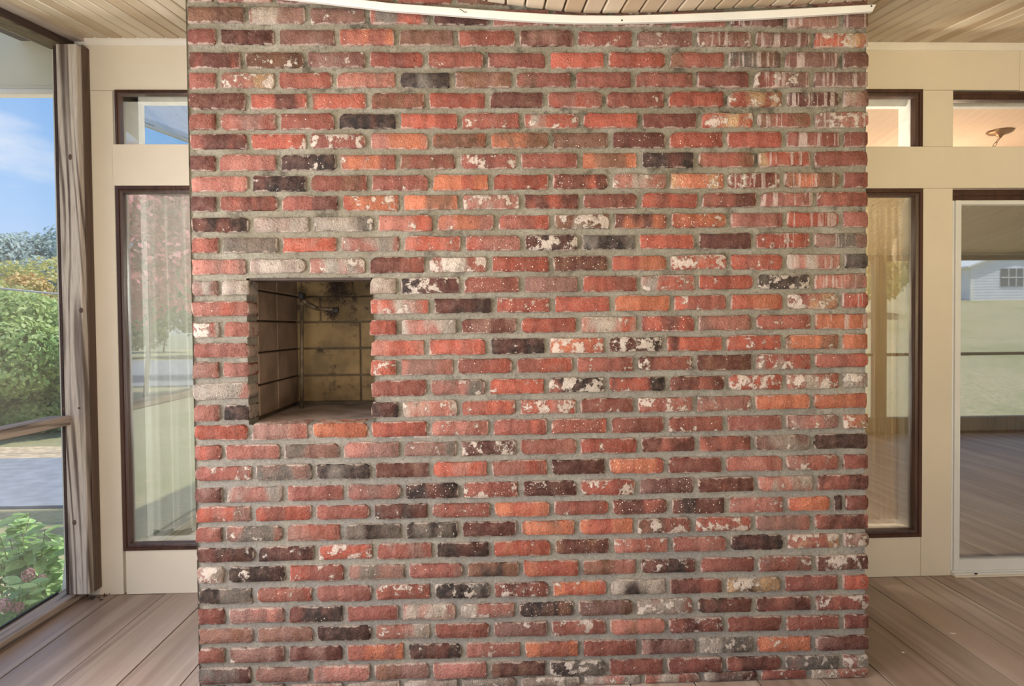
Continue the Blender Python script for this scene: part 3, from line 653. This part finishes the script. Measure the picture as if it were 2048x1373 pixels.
# pale column beside the transom on the left, beam over the clerestory, reveal on the right
q = P(264, 240, Y=H+.12)
tag(MB().box(P(246, 240, Y=H+.12).x-.05, P(279, 240, Y=H+.12).x, H+.11, H+.17, 0, ZC).build('trim_3', room_white), kind='structure')
tag(MB().box(-2.0, .3, H+.11, H+.17, P(320, 205, Y=H+.12).z, ZC+.1).build('trim_4', room_white), kind='structure')
q = P(1792, 290, Y=H+.35)
tag(MB().box(P(1829, 250, Y=H+.03).x, P(1829, 250, Y=H+.03).x+.14, H+.03, H+.165, 0, 2.9).build('trim_5', room_white), kind='structure')
tag(MB().box(1.2, 6, H+.10, H+.14, P(1960, 216, Y=H+.12).z, 2.92).build('trim_6', room_white), kind='structure')
# inner sills of the two tall windows
tag(MB().box(-1.85, xe, H+.03, H+.13, hz(1100)+.01, hz(1100)+.028, .002).build('trim_7', white_trim), kind='structure')
tag(MB().box(xw0, xw1-.02, H+.03, H+.13, zr(1074, 1800)+.012, zr(1074, 1800)+.03, .002).build('trim_8', white_trim), kind='structure')
# eave with slatted soffit, seen through the transom on the left
ev = empty('slatted_eave', (-2.2, 7.2, 2.6)); tag(ev, 'white slatted eave of the roof seen through the small top left window', 'eave')
A = P(278, 247, Y=7.2); B = P(380, 285, Y=7.2)
dirv = (B-A).normalized()
sl = MB()
for k in range(12):
    z0_ = 2.9+.085*k
    a0 = A+dirv*(-1.0)+Vector((0, 0, .03+.06*k)); b0 = A+dirv*2.5+Vector((0, 0, .03+.06*k))
    s_ = MB().hexa([a0+Vector((0, .06*k, 0)), b0+Vector((0, .06*k, 0)), b0+Vector((0, .06*k, .055)), a0+Vector((0, .06*k, .055))], [a0+Vector((0, .06*k+.03, .0)), b0+Vector((0, .06*k+.03, 0)), b0+Vector((0, .06*k+.03, .055)), a0+Vector((0, .06*k+.03, .055))])
    kid(s_.build('slat', siding), ev)
kid(MB().hexa([A-dirv, A+dirv*2.5, A+dirv*2.5+Vector((0, 0, .035)), A-dirv+Vector((0, 0, .035))], [A-dirv+Vector((0, .12, 0)), A+dirv*2.5+Vector((0, .12, 0)), A+dirv*2.5+Vector((0, .12, .035)), A-dirv+Vector((0, .12, .035))]).build('fascia', white_trim), ev)
# curtains
def curtain(name, x0, x1, y, z0, z1, mat, lab, amp=.022, nf=9, seed=0, shape=None, group=None):
    nxx = 140; nzz = 26; V = []; Fc = []; rr = random.Random(seed); ph = [rr.uniform(0, 6.3) for _ in range(4)]
    for k in range(nzz+1):
        t = k/nzz; z = z1+(z0-z1)*t
        a, b = (x0, x1) if shape is None else shape(t)
        for i in range(nxx+1):
            s = i/nxx
            yy = y+amp*(.35+.65*min(1, t*5))*(math.sin(2*math.pi*nf*s+ph[0]+.5*math.sin(3*t+ph[2]))+.5*math.sin(2*math.pi*nf*1.7*s+ph[1]))
            if t < .03: yy += .006*math.sin(2*math.pi*nf*5*s)
            V.append((a+(b-a)*(s+.012*math.sin(2*math.pi*nf*.7*s+ph[3])*t), yy, z))
    for k in range(nzz):
        for i in range(nxx):
            j = k*(nxx+1)+i; Fc.append((j, j+1, j+nxx+2, j+nxx+1))
    return tag(link(name, mesh(name, V, Fc, True), mat), lab, 'curtain', group)
cx0 = P(296, 650, Y=H+.09).x
curtain('sheer_curtain', cx0, P(470, 650, Y=H+.09).x, H+.09, hz(1080)+.02, hz(386), sheer_white, 'pale gathered sheer curtain behind the tall window left of the chimney', .020, 5.2, 3)
curtain('sheer_curtain', P(256, 650, Y=H+.16).x, P(292, 650, Y=H+.16).x, H+.17, hz(1082), hz(560), sheer_white, 'narrow plain sheer panel at the left edge of the tall left window', .002, 1.1, 5)
curtain('tan_curtain', P(1700, 650, Y=H+.10).x, P(1812, 650, Y=H+.10).x, H+.10, zr(1050, 1780), zr(388, 1780), sheer_tan, 'tan gathered curtain hanging behind the tall window right of the chimney', .010, 9, 8)
def drape(t):
    a = np.interp(t, [0, .04, .10, .3, .42, 1], [1812, 1803, 1810, 1803, 1794, 1795]); b = np.interp(t, [0, .04, .10, .3, .42, 1], [1818, 1822, 1823, 1816, 1824, 1828])
    return P(float(a), 650, Y=H+.075).x, P(float(b), 650, Y=H+.075).x
curtain('white_drape', 0, 0, H+.076, zr(1058, 1800), zr(391, 1800), drape_white, 'narrow white drape against the right edge of the tall right window', .013, 1.1, 4, drape)
# swag lamp over the sliding door glass
zc0 = 2.92; c0 = P(2000, 262, Z=zc0)
t = empty('swag_lamp', (c0.x, c0.y, zc0)); tag(t, 'bronze ceiling canopy with a hanging chain seen through the glass above the door', 'lamp')
bz = simple('bronze', (.30, .17, .09), .35, .15, 8, metal=.7)
mb = MB(); pr = [(.0, 0), (.095, -.002), (.10, -.008), (.085, -.020), (.04, -.030), (.018, -.045), (.012, -.060), (0, -.062)]
for (r_, dz) in pr:
    for k in range(24): mb.v.append((c0.x+r_*math.cos(k*math.pi/12), c0.y+r_*math.sin(k*math.pi/12), zc0+dz))
for i in range(len(pr)-1):
    for k in range(24): mb.f.append((i*24+k, i*24+(k+1) % 24, (i+1)*24+(k+1) % 24, (i+1)*24+k))
kid(mb.build('canopy', bz, smooth=True), t)
e0 = Vector((c0.x, c0.y, zc0-.055)); e1 = e0+Vector((-.22, .10, -.38))
for i in range(11):
    a = e0.lerp(e1, i/11); b = e0.lerp(e1, (i+1.25)/11); mid = (a+b)/2; ax = (b-a).normalized(); sd = ax.cross(Vector((0, 1, 0) if i % 2 else (1, 0, 0))).normalized(); L = (b-a).length/2
    kid(MB().tube([mid+ax*L*math.cos(q_)+sd*.010*math.sin(q_) for q_ in [j*math.pi/5 for j in range(11)]], .0028, 5, False).build('chain_link', bz, smooth=True), t)

# ------------------------------------------------------------------ moulding strip that sags over the chimney top
bot = [(560, -5), (600, -.5), (700, 11), (780, 20.5), (870, 27), (950, 33), (1030, 39.5), (1100, 43.5), (1160, 45), (1240, 45), (1350, 42.5), (1440, 39), (1525, 36), (1640, 29), (1746, 22)]
topp = [(560, -24), (600, -19), (700, -5), (780, 4.5), (870, 11), (950, 17), (1030, 22.5), (1100, 26.5), (1160, 29), (1240, 29.5), (1350, 26.5), (1440, 23), (1525, 19), (1640, 13), (1752, 7)]
Yf = D-.030; V = []
for (a, b) in zip(bot, topp):
    p0, p1 = P(*a, Y=Yf), P(*b, Y=Yf)
    V += [p0+Vector((0, .003, 0)), p0+Vector((0, 0, .003)), p1+Vector((0, 0, -.004)), p1+Vector((0, .005, 0)), p1+Vector((0, .016, 0)), p0+Vector((0, .016, 0))]
Fc = []
for i in range(len(bot)-1):
    for j in range(6): Fc.append((i*6+j, i*6+(j+1) % 6, (i+1)*6+(j+1) % 6, (i+1)*6+j))
e_ = (len(bot)-1)*6; Fc += [tuple(range(6)), tuple(range(e_, e_+6))[::-1]]
st = link('moulding_strip', mesh('moulding_strip', V, Fc), strip_paint); tag(st, 'long thin white moulding strip come loose and sagging across the chimney top', 'moulding')
for (x, y) in ((1244, 40.5), (1743, 12)):
    q = P(x, y, Y=Yf-.0008); MB().tube([q, q+Vector((0, .01, 0))], .0032, 8).build('nail_hole', black_iron, st)
q = P(925, 21, Y=Yf-.002); q2 = P(934, 24, Y=Yf-.003)
MB().tube([P(919, 18.5, Y=Yf-.001), q, P(928, 24.5, Y=Yf-.004), q2], .0012, 5).build('bent_staple', black_iron, st)

# ------------------------------------------------------------------ left screen wall
wl = MB().box(-2.09, -1.99, -1.1, H, .0015, .042, .003).build('wall_left', weathered_y); tag(wl, kind='structure')
def vsl(ya, yb, x0, x1, dz0, dz1, name, mat):
    z = lambda y: zc_(y)
    return MB().hexa([(x0, ya, z(ya)+dz0), (x1, ya, z(ya)+dz0), (x1, ya, z(ya)+dz1), (x0, ya, z(ya)+dz1)], [(x0, yb, z(yb)+dz0), (x1, yb, z(yb)+dz0), (x1, yb, z(yb)+dz1), (x0, yb, z(yb)+dz1)]).build(name, mat, wl)
vsl(-1.1, H-.01, -2.10, -1.993, -.052, .0, 'header', header_wood)
vsl(-1.1, H-.012, -1.993, -1.986, -.050, -.018, 'header_facing', header_dark)
vsl(-1.1, H-.012, -1.993, -1.935, -.016, .004, 'ceiling_trim', mauve)
pxl = P(124.5, 640, Y=3.245).x; pxr = P(165, 640, Y=3.245).x
MB().box(pxl, pxr, 3.245, H-.002, .042, zc_(3.245)-.05, .003).build('post', weathered, wl)
MB().box(pxr+.001, P(177, 640, Y=H-.06).x, H-.06, H-.001, .042, ZC-.05, .002).build('corner_trim', dark_side, wl)
MB().box(pxl-.013, pxl-.001, 3.246, 3.285, .045, zc_(3.25)-.06).build('screen_frame', header_dark, wl)
for yy in (.85,): MB().box(-2.085, -1.995, yy-.045, yy+.045, .042, zc_(yy)-.05, .003).build('post', weathered, wl)
MB().box(-2.085, -1.99, -1.0, 3.244, .858, .903, .003).build('rail', weathered_y, wl)
me = mesh('insect_screen', [(-2.088, -1.0, .042), (-2.088, 3.34, .042), (-2.088, 3.34, zc_(3.34)-.05), (-2.088, -1.0, zc_(-1.0)-.05)], [(0, 1, 2, 3)])
link('insect_screen', me, screen_m, wl)
MB().box(-2.0895, -2.078, -1.0, 3.26, .042, .050).build('screen_bead', black_iron, wl)
for (x, y) in ((127, 818), (158, 817)):
    q = P(x, y, Y=3.243); MB().tube([q, q+Vector((0, .01, 0))], .006, 8).build('screw_head', dark_side, wl)
def knot(x, y, r, zs_=1.5):
    q = P(x, y, Y=3.2435); mb = MB()
    for i, rr_ in enumerate((r, r*.65, r*.3, 0.0005)):
        for k in range(14): mb.v.append((q.x+rr_*math.cos(k*math.pi/7), 3.2448-.0012*i, q.z+rr_*zs_*math.sin(k*math.pi/7)))
    for i in range(3):
        for k in range(14): mb.f.append((i*14+k, i*14+(k+1) % 14, (i+1)*14+(k+1) % 14, (i+1)*14+k))
    mb.build('knot', dark_side, wl, True)
knot(140, 314, .009, 1.6); knot(162, 621, .010, 1.3); knot(148, 1046, .010, 1.3)
# front screen wall (behind the lens, mirrored in the glass)
SCRF = mesh('insect_screen', [(-2.0, -1.05, .19), (8.0, -1.05, .19), (8.0, -1.05, 2.06), (-2.0, -1.05, 2.06)], [(0, 1, 2, 3)])
wf = MB().box(-2.09, 8.0, -1.1, -1.0, .0015, .19, .003).build('wall_front', dark_side); tag(wf, kind='structure')
for x in (-2.04, .0, 2.2, 4.62): MB().box(x-.075, x+.075, -1.09, -1.01, .19, 2.05, .003).build('post', dark_side, wf)
MB().box(-2.0, 8.0, -1.08, -1.02, .92, .955, .003).build('rail', dark_side, wf)
MB().box(-2.09, 8.0, -1.1, -1.0, 2.05, 2.10, .003).build('header', dark_side, wf)
link('insect_screen', SCRF, screen_m, wf)
wr = MB().box(7.9, 8.0, -1.1, H+.1, 0, 2.72).build('wall_right', cream); tag(wr, kind='structure')

# cream overhang and downspout outside the corner
eb = empty('roof_overhang', (-3.4, 3.5, 2.5)); tag(eb, 'cream painted roof overhang outside the screen at top left', 'overhang')
yo = 3.5
zo = lambda y: P(60, y, Y=yo).z
for z0_, z1_, dy in ((zo(63), zo(0)+.3, .0), (zo(171), zo(63.8), .004)): kid(MB().box(-5.5, -1.97, yo+dy, yo+dy+.03, z0_, z1_, .002).build('fascia_board', eave_m), eb)
kid(MB().box(-5.5, -1.97, yo-.02, yo+.04, zo(191), zo(180), .003).build('drip_edge', white_trim), eb)
kid(MB().box(-5.5, -1.97, yo-.004, yo+.02, zo(180), zo(171.6), .001).build('bed_mould', eave_m), eb)
t = empty('downspout', (-2.2, 3.46, 0)); tag(t, 'white metal downspout partly hidden behind the weathered corner post', 'downspout')
dx1 = P(136, 700, Y=3.44).x
kid(MB().box(dx1-.02, dx1+.05, 3.42, 3.48, .0, zo(192)).build('pipe', alum), t)
a0, a1 = P(126, 1112, Y=3.44), P(112, 1178, Y=3.44)
kid(MB().hexa([(dx1-.022, 3.41, a0.z), (dx1+.05, 3.41, a0.z), (dx1+.05, 3.49, a0.z), (dx1-.022, 3.49, a0.z)], [(a1.x, 3.41, -.4), (dx1+.03, 3.41, -.4), (dx1+.03, 3.49, -.4), (a1.x, 3.49, -.4)]).build('shoe', alum), t)
kid(MB().box(P(118, 115, Y=3.4).x, P(124, 115, Y=3.4).x, 3.38, 3.42, P(120, 134, Y=3.4).z, P(120, 98, Y=3.4).z, .002).build('bracket', white_trim), t)

# ------------------------------------------------------------------ grounds
def gz(x, y):
    s = min(1, max(0, (-1.6-y)/4)); r = max(0, -1.6-y)*.125*s
    wx = min(1, max(0, (x+2)/4)); return -.5+wx*(r+.32*s)
gx = np.concatenate([np.arange(-60, -8, 2.0), np.arange(-8, 12, 1.0), np.arange(12, 62, 2.0)]); gy = np.concatenate([np.arange(-60, -10, 2.0), np.arange(-10, 20, 1.0), np.arange(20, 62, 2.0)])
V = [(float(x), float(y), gz(x, y)+.03*noise.noise(Vector((x*.3, y*.3, 0)))) for y in gy for x in gx]; nx = len(gx)
Fc = [(k*nx+i, k*nx+i+1, (k+1)*nx+i+1, (k+1)*nx+i) for k in range(len(gy)-1) for i in range(nx-1)]
lw = link('lawn', mesh('lawn', V, Fc, True), lawn_m); tag(lw, kind='structure')
q1, q2 = P(60, 1018, Z=-.49), P(60, 921, Z=-.49)
dv = MB().box(-40, -2.9, q1.y, q2.y, -.6, -.462).box(-26, -5.5, -34, -15, -.6, -.44).build('driveway', asphalt); tag(dv, kind='structure')
vg = MB().box(-40, -3, q2.y, q2.y+1.0, -.6, -.468).build('dry_verge', simple('dry_grass', (.47, .37, .24), .95, .3, 9, bmp=.6)); tag(vg, kind='structure')

def leaves(name, centers, n_, size, mat, parent=None, aspect=.55, up_bias=.3, seed=1, shell=.75):
    """n_ leaf blades spread through a set of (x, y, z, rx, ry, rz) clumps"""
    r = np.random.default_rng(seed); cs = np.array(centers, dtype=float)
    wv = (cs[:, 3]*cs[:, 4]+cs[:, 3]*cs[:, 5])/2; idx = r.choice(len(cs), n_, p=wv/wv.sum()); c = cs[idx]
    d = r.normal(size=(n_, 3)); d /= np.linalg.norm(d, axis=1)[:, None]; rad = shell+(1-shell)*r.random(n_)**.5; rad *= .85+.3*r.random(n_)
    p = c[:, :3]+d*c[:, 3:6]*rad[:, None]
    nrm = d+r.normal(size=(n_, 3))*.55+np.array([0, 0, up_bias]); nrm /= np.linalg.norm(nrm, axis=1)[:, None]
    t = np.cross(nrm, r.normal(size=(n_, 3))); t /= np.linalg.norm(t, axis=1)[:, None]; b = np.cross(nrm, t)
    s = size*(.6+.8*r.random(n_))[:, None]
    v = np.empty((n_, 4, 3)); v[:, 0] = p-t*s; v[:, 1] = p-b*s*aspect+nrm*s*.15; v[:, 2] = p+t*s; v[:, 3] = p+b*s*aspect+nrm*s*.15
    me = bpy.data.meshes.new(name); me.vertices.add(n_*4); me.vertices.foreach_set('co', v.astype(np.float32).ravel()); me.loops.add(n_*4); me.loops.foreach_set('vertex_index', np.arange(n_*4, dtype=np.int32))
    me.polygons.add(n_); me.polygons.foreach_set('loop_start', np.arange(0, n_*4, 4, dtype=np.int32)); me.update(calc_edges=True); me.validate()
    return link(name, me, mat, parent)
def clumps(cx, cy, cz, rx, ry, rz, n_, k=.38, seed=0):
    r = random.Random(seed); out = []
    for _ in range(n_):
        d = Vector((r.gauss(0, 1), r.gauss(0, 1), r.gauss(0, 1))).normalized()*r.uniform(.45, .9)
        s = r.uniform(.6, 1.2)*k; out.append((cx+d.x*rx, cy+d.y*ry, cz+d.z*rz, rx*s, ry*s, rz*s))
    return out
def tree(name, x, y, zg, h, rx, rz, mat, n_, size, lab, cat='tree', seed=0, group=None, trunk=.12, k=.38, nc=18):
    t = empty(name, (x, y, zg)); tag(t, lab, cat, group)
    rr = random.Random(seed); top = zg+h; cz = top-rz; mb = MB()
    mb.tube([(x, y, zg-.1), (x+.1*rx, y, zg+(cz-zg)*.5), (x-.05*rx, y, cz+rz*.3)], [trunk, trunk*.8, trunk*.3], 8)
    for j in range(6):
        a = rr.uniform(0, 6.28); s = Vector((x, y, zg+(cz-zg)*rr.uniform(.5, 1))); mb.tube([s, s+Vector((math.cos(a)*rx*.35, math.sin(a)*rx*.35, rz*.3)), s+Vector((math.cos(a)*rx*.7, math.sin(a)*rx*.7, rz*.7))], [trunk*.4, trunk*.25, trunk*.1], 5)
    kid(mb.build('trunk', bark, smooth=True), t)
    tag(kid(leaves('foliage', clumps(x, y, cz, rx, rx, rz, nc, k, seed), n_, size, mat, seed=seed+5), t), kind='stuff'); return t
green = leafmat('leaf_green', (.26, .44, .11), (.44, .56, .18), (.62, .70, .34)); lime = leafmat('leaf_lime', (.52, .56, .16), (.68, .62, .22), (.74, .52, .24), .5)
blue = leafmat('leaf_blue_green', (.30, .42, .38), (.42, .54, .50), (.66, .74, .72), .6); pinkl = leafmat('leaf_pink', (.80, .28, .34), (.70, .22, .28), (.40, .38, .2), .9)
deep = leafmat('leaf_deep', (.12, .20, .07), (.18, .28, .11), (.28, .38, .16))
def at(px, d, z=-.5):      # a spot d metres away, in the direction of a photo column
    v = P(px, 656, Y=1) - CAM; return v.x*d, d
x, y = at(20, 12.2); tree('green_shrub', x, y, -.5, 2.25, 1.5, 1.1, green, 34000, .05, 'large bright green shrub across the driveway, nearest the left edge', 'shrub', 1, trunk=.06, nc=26)
x, y = at(105, 12.8); tree('green_shrub', x, y, -.5, 2.05, 1.25, 1.05, green, 28000, .048, 'bright green shrub across the driveway, close beside the wooden post', 'shrub', 2, trunk=.06, nc=22)
x, y = at(62, 14.2); tree('olive_shrub', x, y, -.5, 2.7, 1.9, 1.4, leafmat('leaf_olive', (.36, .44, .14), (.48, .52, .20), (.62, .64, .30)), 24000, .055, 'olive green bushy tree rising behind the bright shrubs', 'tree', 3, trunk=.08, nc=22)
x, y = at(40, 22); tree('yellow_tree', x, y, -.5, 4.1, 3.0, 2.4, lime, 26000, .08, 'yellowing broad tree in the middle distance below the hazy conifer', 'tree', 4, nc=24)
x, y = at(-110, 20); tree('orange_tree', x, y, -.5, 4.6, 2.3, 2.2, leafmat('leaf_orange', (.62, .52, .16), (.74, .46, .18), (.54, .54, .20), .6), 16000, .08, 'yellow orange tree cut off by the left edge of the picture', 'tree', 14)
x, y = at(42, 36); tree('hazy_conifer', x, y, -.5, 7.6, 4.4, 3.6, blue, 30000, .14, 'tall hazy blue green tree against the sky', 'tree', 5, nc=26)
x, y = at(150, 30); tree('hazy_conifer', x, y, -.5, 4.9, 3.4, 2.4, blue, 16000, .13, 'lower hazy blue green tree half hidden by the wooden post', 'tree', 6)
# utility cable
a, b = P(-60, 571, Y=10.5), P(200, 597, Y=10.5)
tag(MB().tube([a+(b-a)*t_ for t_ in (-2, -.5, 0, .5, 1, 1.5)], .014, 6).build('utility_cable', wire_m), 'thin pale cable slung across the trees beyond the screen', 'cable')
# trees mirrored in the window glass: they stand behind the lens
def mir(px, d): v = P(px, 656, Y=1)-CAM; return v.x*d, 2*H-d
for px, d, hh, rx, mt, sd, lb in ((285, 18, 6.6, 1.9, pinkl, 31, 'pink flowering tree mirrored at the left side of the tall left window'), (384, 24, 8.2, 2.2, pinkl, 32, 'second pink flowering tree mirrored in the left window beside the chimney'),
        (215, 44, 7.0, 3.4, deep, 33, 'dark tree mirrored at the left edge of the tall left window'), (325, 56, 8.4, 3.6, green, 34, 'bright green tree mirrored in the middle of the tall left window'), (430, 46, 7.5, 3.4, deep, 35, 'dark tree mirrored in the left window close to the chimney')):
    x, y = mir(px, d); tree('pink_tree' if mt is pinkl else 'green_tree', x, y, -.5, hh, rx, 2.3 if mt is pinkl else 3.2, mt, 9000 if mt is pinkl else 6000, .1 if mt is pinkl else .2, lb, 'tree', sd, trunk=.07, nc=24)
x, y = mir(1752, 22); tree('lime_tree', x, y, gz(x, y), 3.4, 1.9, 1.5, lime, 9000, .12, 'yellow green tree mirrored in the tall right window', 'tree', 41)
for px, d, hh, sd, lb in ((1850, 50, 8, 42, 'dark tree on the rise mirrored between the tall right window and the door'), (2060, 56, 10, 43, 'dark tree behind the white shed mirrored in the sliding door')):
    x, y = mir(px, d); tree('green_tree', x, y, gz(x, y), hh, 6, 4, deep, 6000, .25, lb, 'tree', sd)
# white shed mirrored in the sliding door
sx0, sy0 = mir(1940, 28); sz0 = gz(sx0+2, sy0)-.05
sh = empty('garden_shed', (sx0+2.4, sy0, sz0)); tag(sh, 'small white clapboard shed on the lawn mirrored in the sliding door', 'shed')
mb = MB().box(sx0, sx0+4.8, sy0-3, sy0, sz0, sz0+1.5)
mb.v += [(sx0, sy0, sz0+1.5), (sx0+4.8, sy0, sz0+1.5), (sx0+2.4, sy0, sz0+2.35), (sx0, sy0-3, sz0+1.5), (sx0+4.8, sy0-3, sz0+1.5), (sx0+2.4, sy0-3, sz0+2.35)]; k = len(mb.v)-6; mb.f += [(k, k+1, k+2), (k+3, k+5, k+4)]
wsh = kid(mb.build('wall', siding), sh)
for s_ in (0, 1):
    a = Vector((sx0+(-.2 if s_ == 0 else 5.0), 0, sz0+1.43)); b = Vector((sx0+2.4, 0, sz0+2.40))
    kid(MB().hexa([a+Vector((0, sy0+.2, 0)), b+Vector((0, sy0+.2, 0)), b+Vector((0, sy0+.2, .08)), a+Vector((0, sy0+.2, .08))], [a+Vector((0, sy0-3.2, 0)), b+Vector((0, sy0-3.2, 0)), b+Vector((0, sy0-3.2, .08)), a+Vector((0, sy0-3.2, .08))]).build('roof', alum), sh)
for i in range(12): MB().box(sx0-.01, sx0+4.81, sy0, sy0+.02, sz0+.03+.12*i, sz0+.13+.12*i).build('clapboard', siding, wsh)
for c_ in (0, 4.65): kid(MB().box(sx0+c_, sx0+c_+.15, sy0+.02, sy0+.04, sz0, sz0+1.5).build('corner_board', alum), sh)
wdw = kid(MB().box(sx0+1.35, sx0+2.35, sy0+.02, sy0+.05, sz0+.65, sz0+1.4).build('window', simple('dark_glass', (.12, .14, .16), .2, .05, 3, bmp=0)), sh)
for i in range(3): MB().box(sx0+1.35+.33*i+.31, sx0+1.35+.33*i+.34, sy0+.05, sy0+.06, sz0+.65, sz0+1.4).build('muntin', alum, wdw)
MB().box(sx0+1.35, sx0+2.35, sy0+.05, sy0+.06, sz0+1.0, sz0+1.04).build('muntin', alum, wdw)

# hydrangeas just outside the screen
leaf_v = [(0, 0, 0), (.18, -.22, .03), (.5, -.30, .05), (.8, -.17, .03), (1, 0, -.06), (.8, .17, .03), (.5, .30, .05), (.18, .22, .03), (.5, 0, -.03)]
lm = mesh('leaf', leaf_v, [(0, 1, 8), (1, 2, 8), (2, 3, 8), (3, 4, 8), (4, 5, 8), (5, 6, 8), (6, 7, 8), (7, 0, 8)], True); lm.materials.append(leafmat('hydrangea_leaf', (.26, .46, .16), (.36, .56, .24), (.54, .70, .38), 4))
petal = simple('pink_petals', (.80, .46, .46), .7, .2, 30, bmp=0, c2=(.80, .52, .50))
def hydrangea(name, x, y, h, nl, blooms, lab, seed, spread=.28, la=.09):
    rr = random.Random(seed); t = empty(name, (x, y, -.5)); tag(t, lab, 'shrub'); stems = MB(); tops = []
    for s in range(10):
        a = rr.uniform(0, 6.28); r_ = spread*rr.uniform(.2, 1); hh = h*rr.uniform(.5, .95)
        p0 = Vector((x, y, -.5)); p1 = Vector((x+math.cos(a)*r_*.5, y+math.sin(a)*r_*.5, -.5+hh*.6)); p2 = Vector((x+math.cos(a)*r_, y+math.sin(a)*r_, -.5+hh)); tops.append((p0, p1, p2)); stems.tube([p0, p1, p2], [.005, .004, .002], 5)
    kid(stems.build('stems', simple('stem_green', (.20, .24, .10), .7, .2, 9)), t)
    for i in range(nl):
        p0, p1, p2 = rr.choice(tops); u = rr.uniform(.15, 1.08) ** .5; p = p0.lerp(p1, u*2) if u < .5 else p1.lerp(p2, u*2-1)
        ob = bpy.data.objects.new('leaf', lm); C.objects.link(ob); ob.parent = t; ob.location = p-t.location
        s = la*rr.uniform(.8, 1.5); ob.scale = (s, s*rr.uniform(.7, 1), s); ob.rotation_euler = (rr.uniform(-.5, .5), rr.uniform(-.5, .6), rr.uniform(0, 6.28))
    for (bx, by, yd, r_) in blooms:
        c0 = P(bx, by, Y=yd); me_b = MB()
        for i in range(90):
            d = Vector((rr.gauss(0, 1), rr.gauss(0, 1), rr.gauss(0, 1)+.3)).normalized(); c_ = c0+d*r_*rr.uniform(.8, 1.05); tt = d.cross(Vector((rr.gauss(0, 1), rr.gauss(0, 1), 1))).normalized(); bb = d.cross(tt); q_ = r_*.24; n0 = len(me_b.v)
            me_b.v += [tuple(c_+tt*q_), tuple(c_+bb*q_), tuple(c_-tt*q_), tuple(c_-bb*q_), tuple(c_-d*q_*.4)]; me_b.f += [(n0+j, n0+(j+1) % 4, n0+4) for j in range(4)]
        kid(me_b.build('flower_head', petal), t)
    return t
q = P(60, 1150, Y=3.75); hydrangea('hydrangea', q.x, 3.75, .78, 190, [(57, 1150, 3.6, .034), (84, 1158, 3.62, .022)], 'leafy hydrangea with a pink flower head outside the screen near the corner post', 51)
q = P(5, 1190, Y=3.3); hydrangea('hydrangea', q.x, 3.35, .60, 150, [(8, 1212, 3.2, .035), (36, 1216, 3.25, .026), (20, 1202, 3.3, .022)], 'lower hydrangea with faded pink flower heads at the left edge', 52)
q = P(20, 1090, Y=4.2); hydrangea('hydrangea', q.x, 4.2, .72, 150, [], 'taller green hydrangea stems without flowers behind the pink one', 53, .33, .11)
q = P(100, 1180, Y=4.1); hydrangea('hydrangea', q.x, 4.15, .50, 130, [(50, 1118, 4.0, .018)], 'small hydrangea beside the white downspout outside the screen', 54, .25, .08)

# ------------------------------------------------------------------ litter on the floor
def chip(px, py, l, w, a, lab):
    q = P(px, py, Z=.0012); mb = MB(); ca, sa = math.cos(a), math.sin(a)
    pts = [(-.5, -.3), (.1, -.5), (.5, -.1), (.4, .4), (-.2, .5)]
    mb.v += [(q.x+(u*l*ca-v_*w*sa), q.y+(u*l*sa+v_*w*ca), .001) for u, v_ in pts]+[(q.x+(u*l*ca-v_*w*sa), q.y+(u*l*sa+v_*w*ca), .003) for u, v_ in pts]
    mb.f += [(0, 1, 2, 3, 4), (9, 8, 7, 6, 5)]+[(i, (i+1) % 5, 5+(i+1) % 5, 5+i) for i in range(5)]
    tag(mb.build('paint_chip', chip_m), lab, 'debris')
chip(1906, 1268, .022, .006, -.5, 'small white splinter lying on the brown floor boards right of the chimney')
chip(1806, 1306, .012, .006, -.8, 'tiny pale chip on the floor boards close to the chimney corner')
q = P(176, 1186, Z=.0); mb = MB(); rr = random.Random(3)
for i in range(26):
    c_ = Vector((-1.97+rr.uniform(0, .11), H-.055+rr.gauss(0, .018), rr.uniform(.003, .012))); d = Vector((rr.uniform(-1, 1), rr.uniform(-1, 1), rr.uniform(0, .4))).normalized()*rr.uniform(.006, .018)
    mb.tube([c_, c_+d*.5+Vector((0, 0, .002)), c_+d], [.0015, .0028, .001], 4)
tag(mb.build('leaf_litter', nest_m), 'little heap of dry brown litter on the floor in the left corner', 'debris', kind='stuff')
print('objects', len(bpy.data.objects))
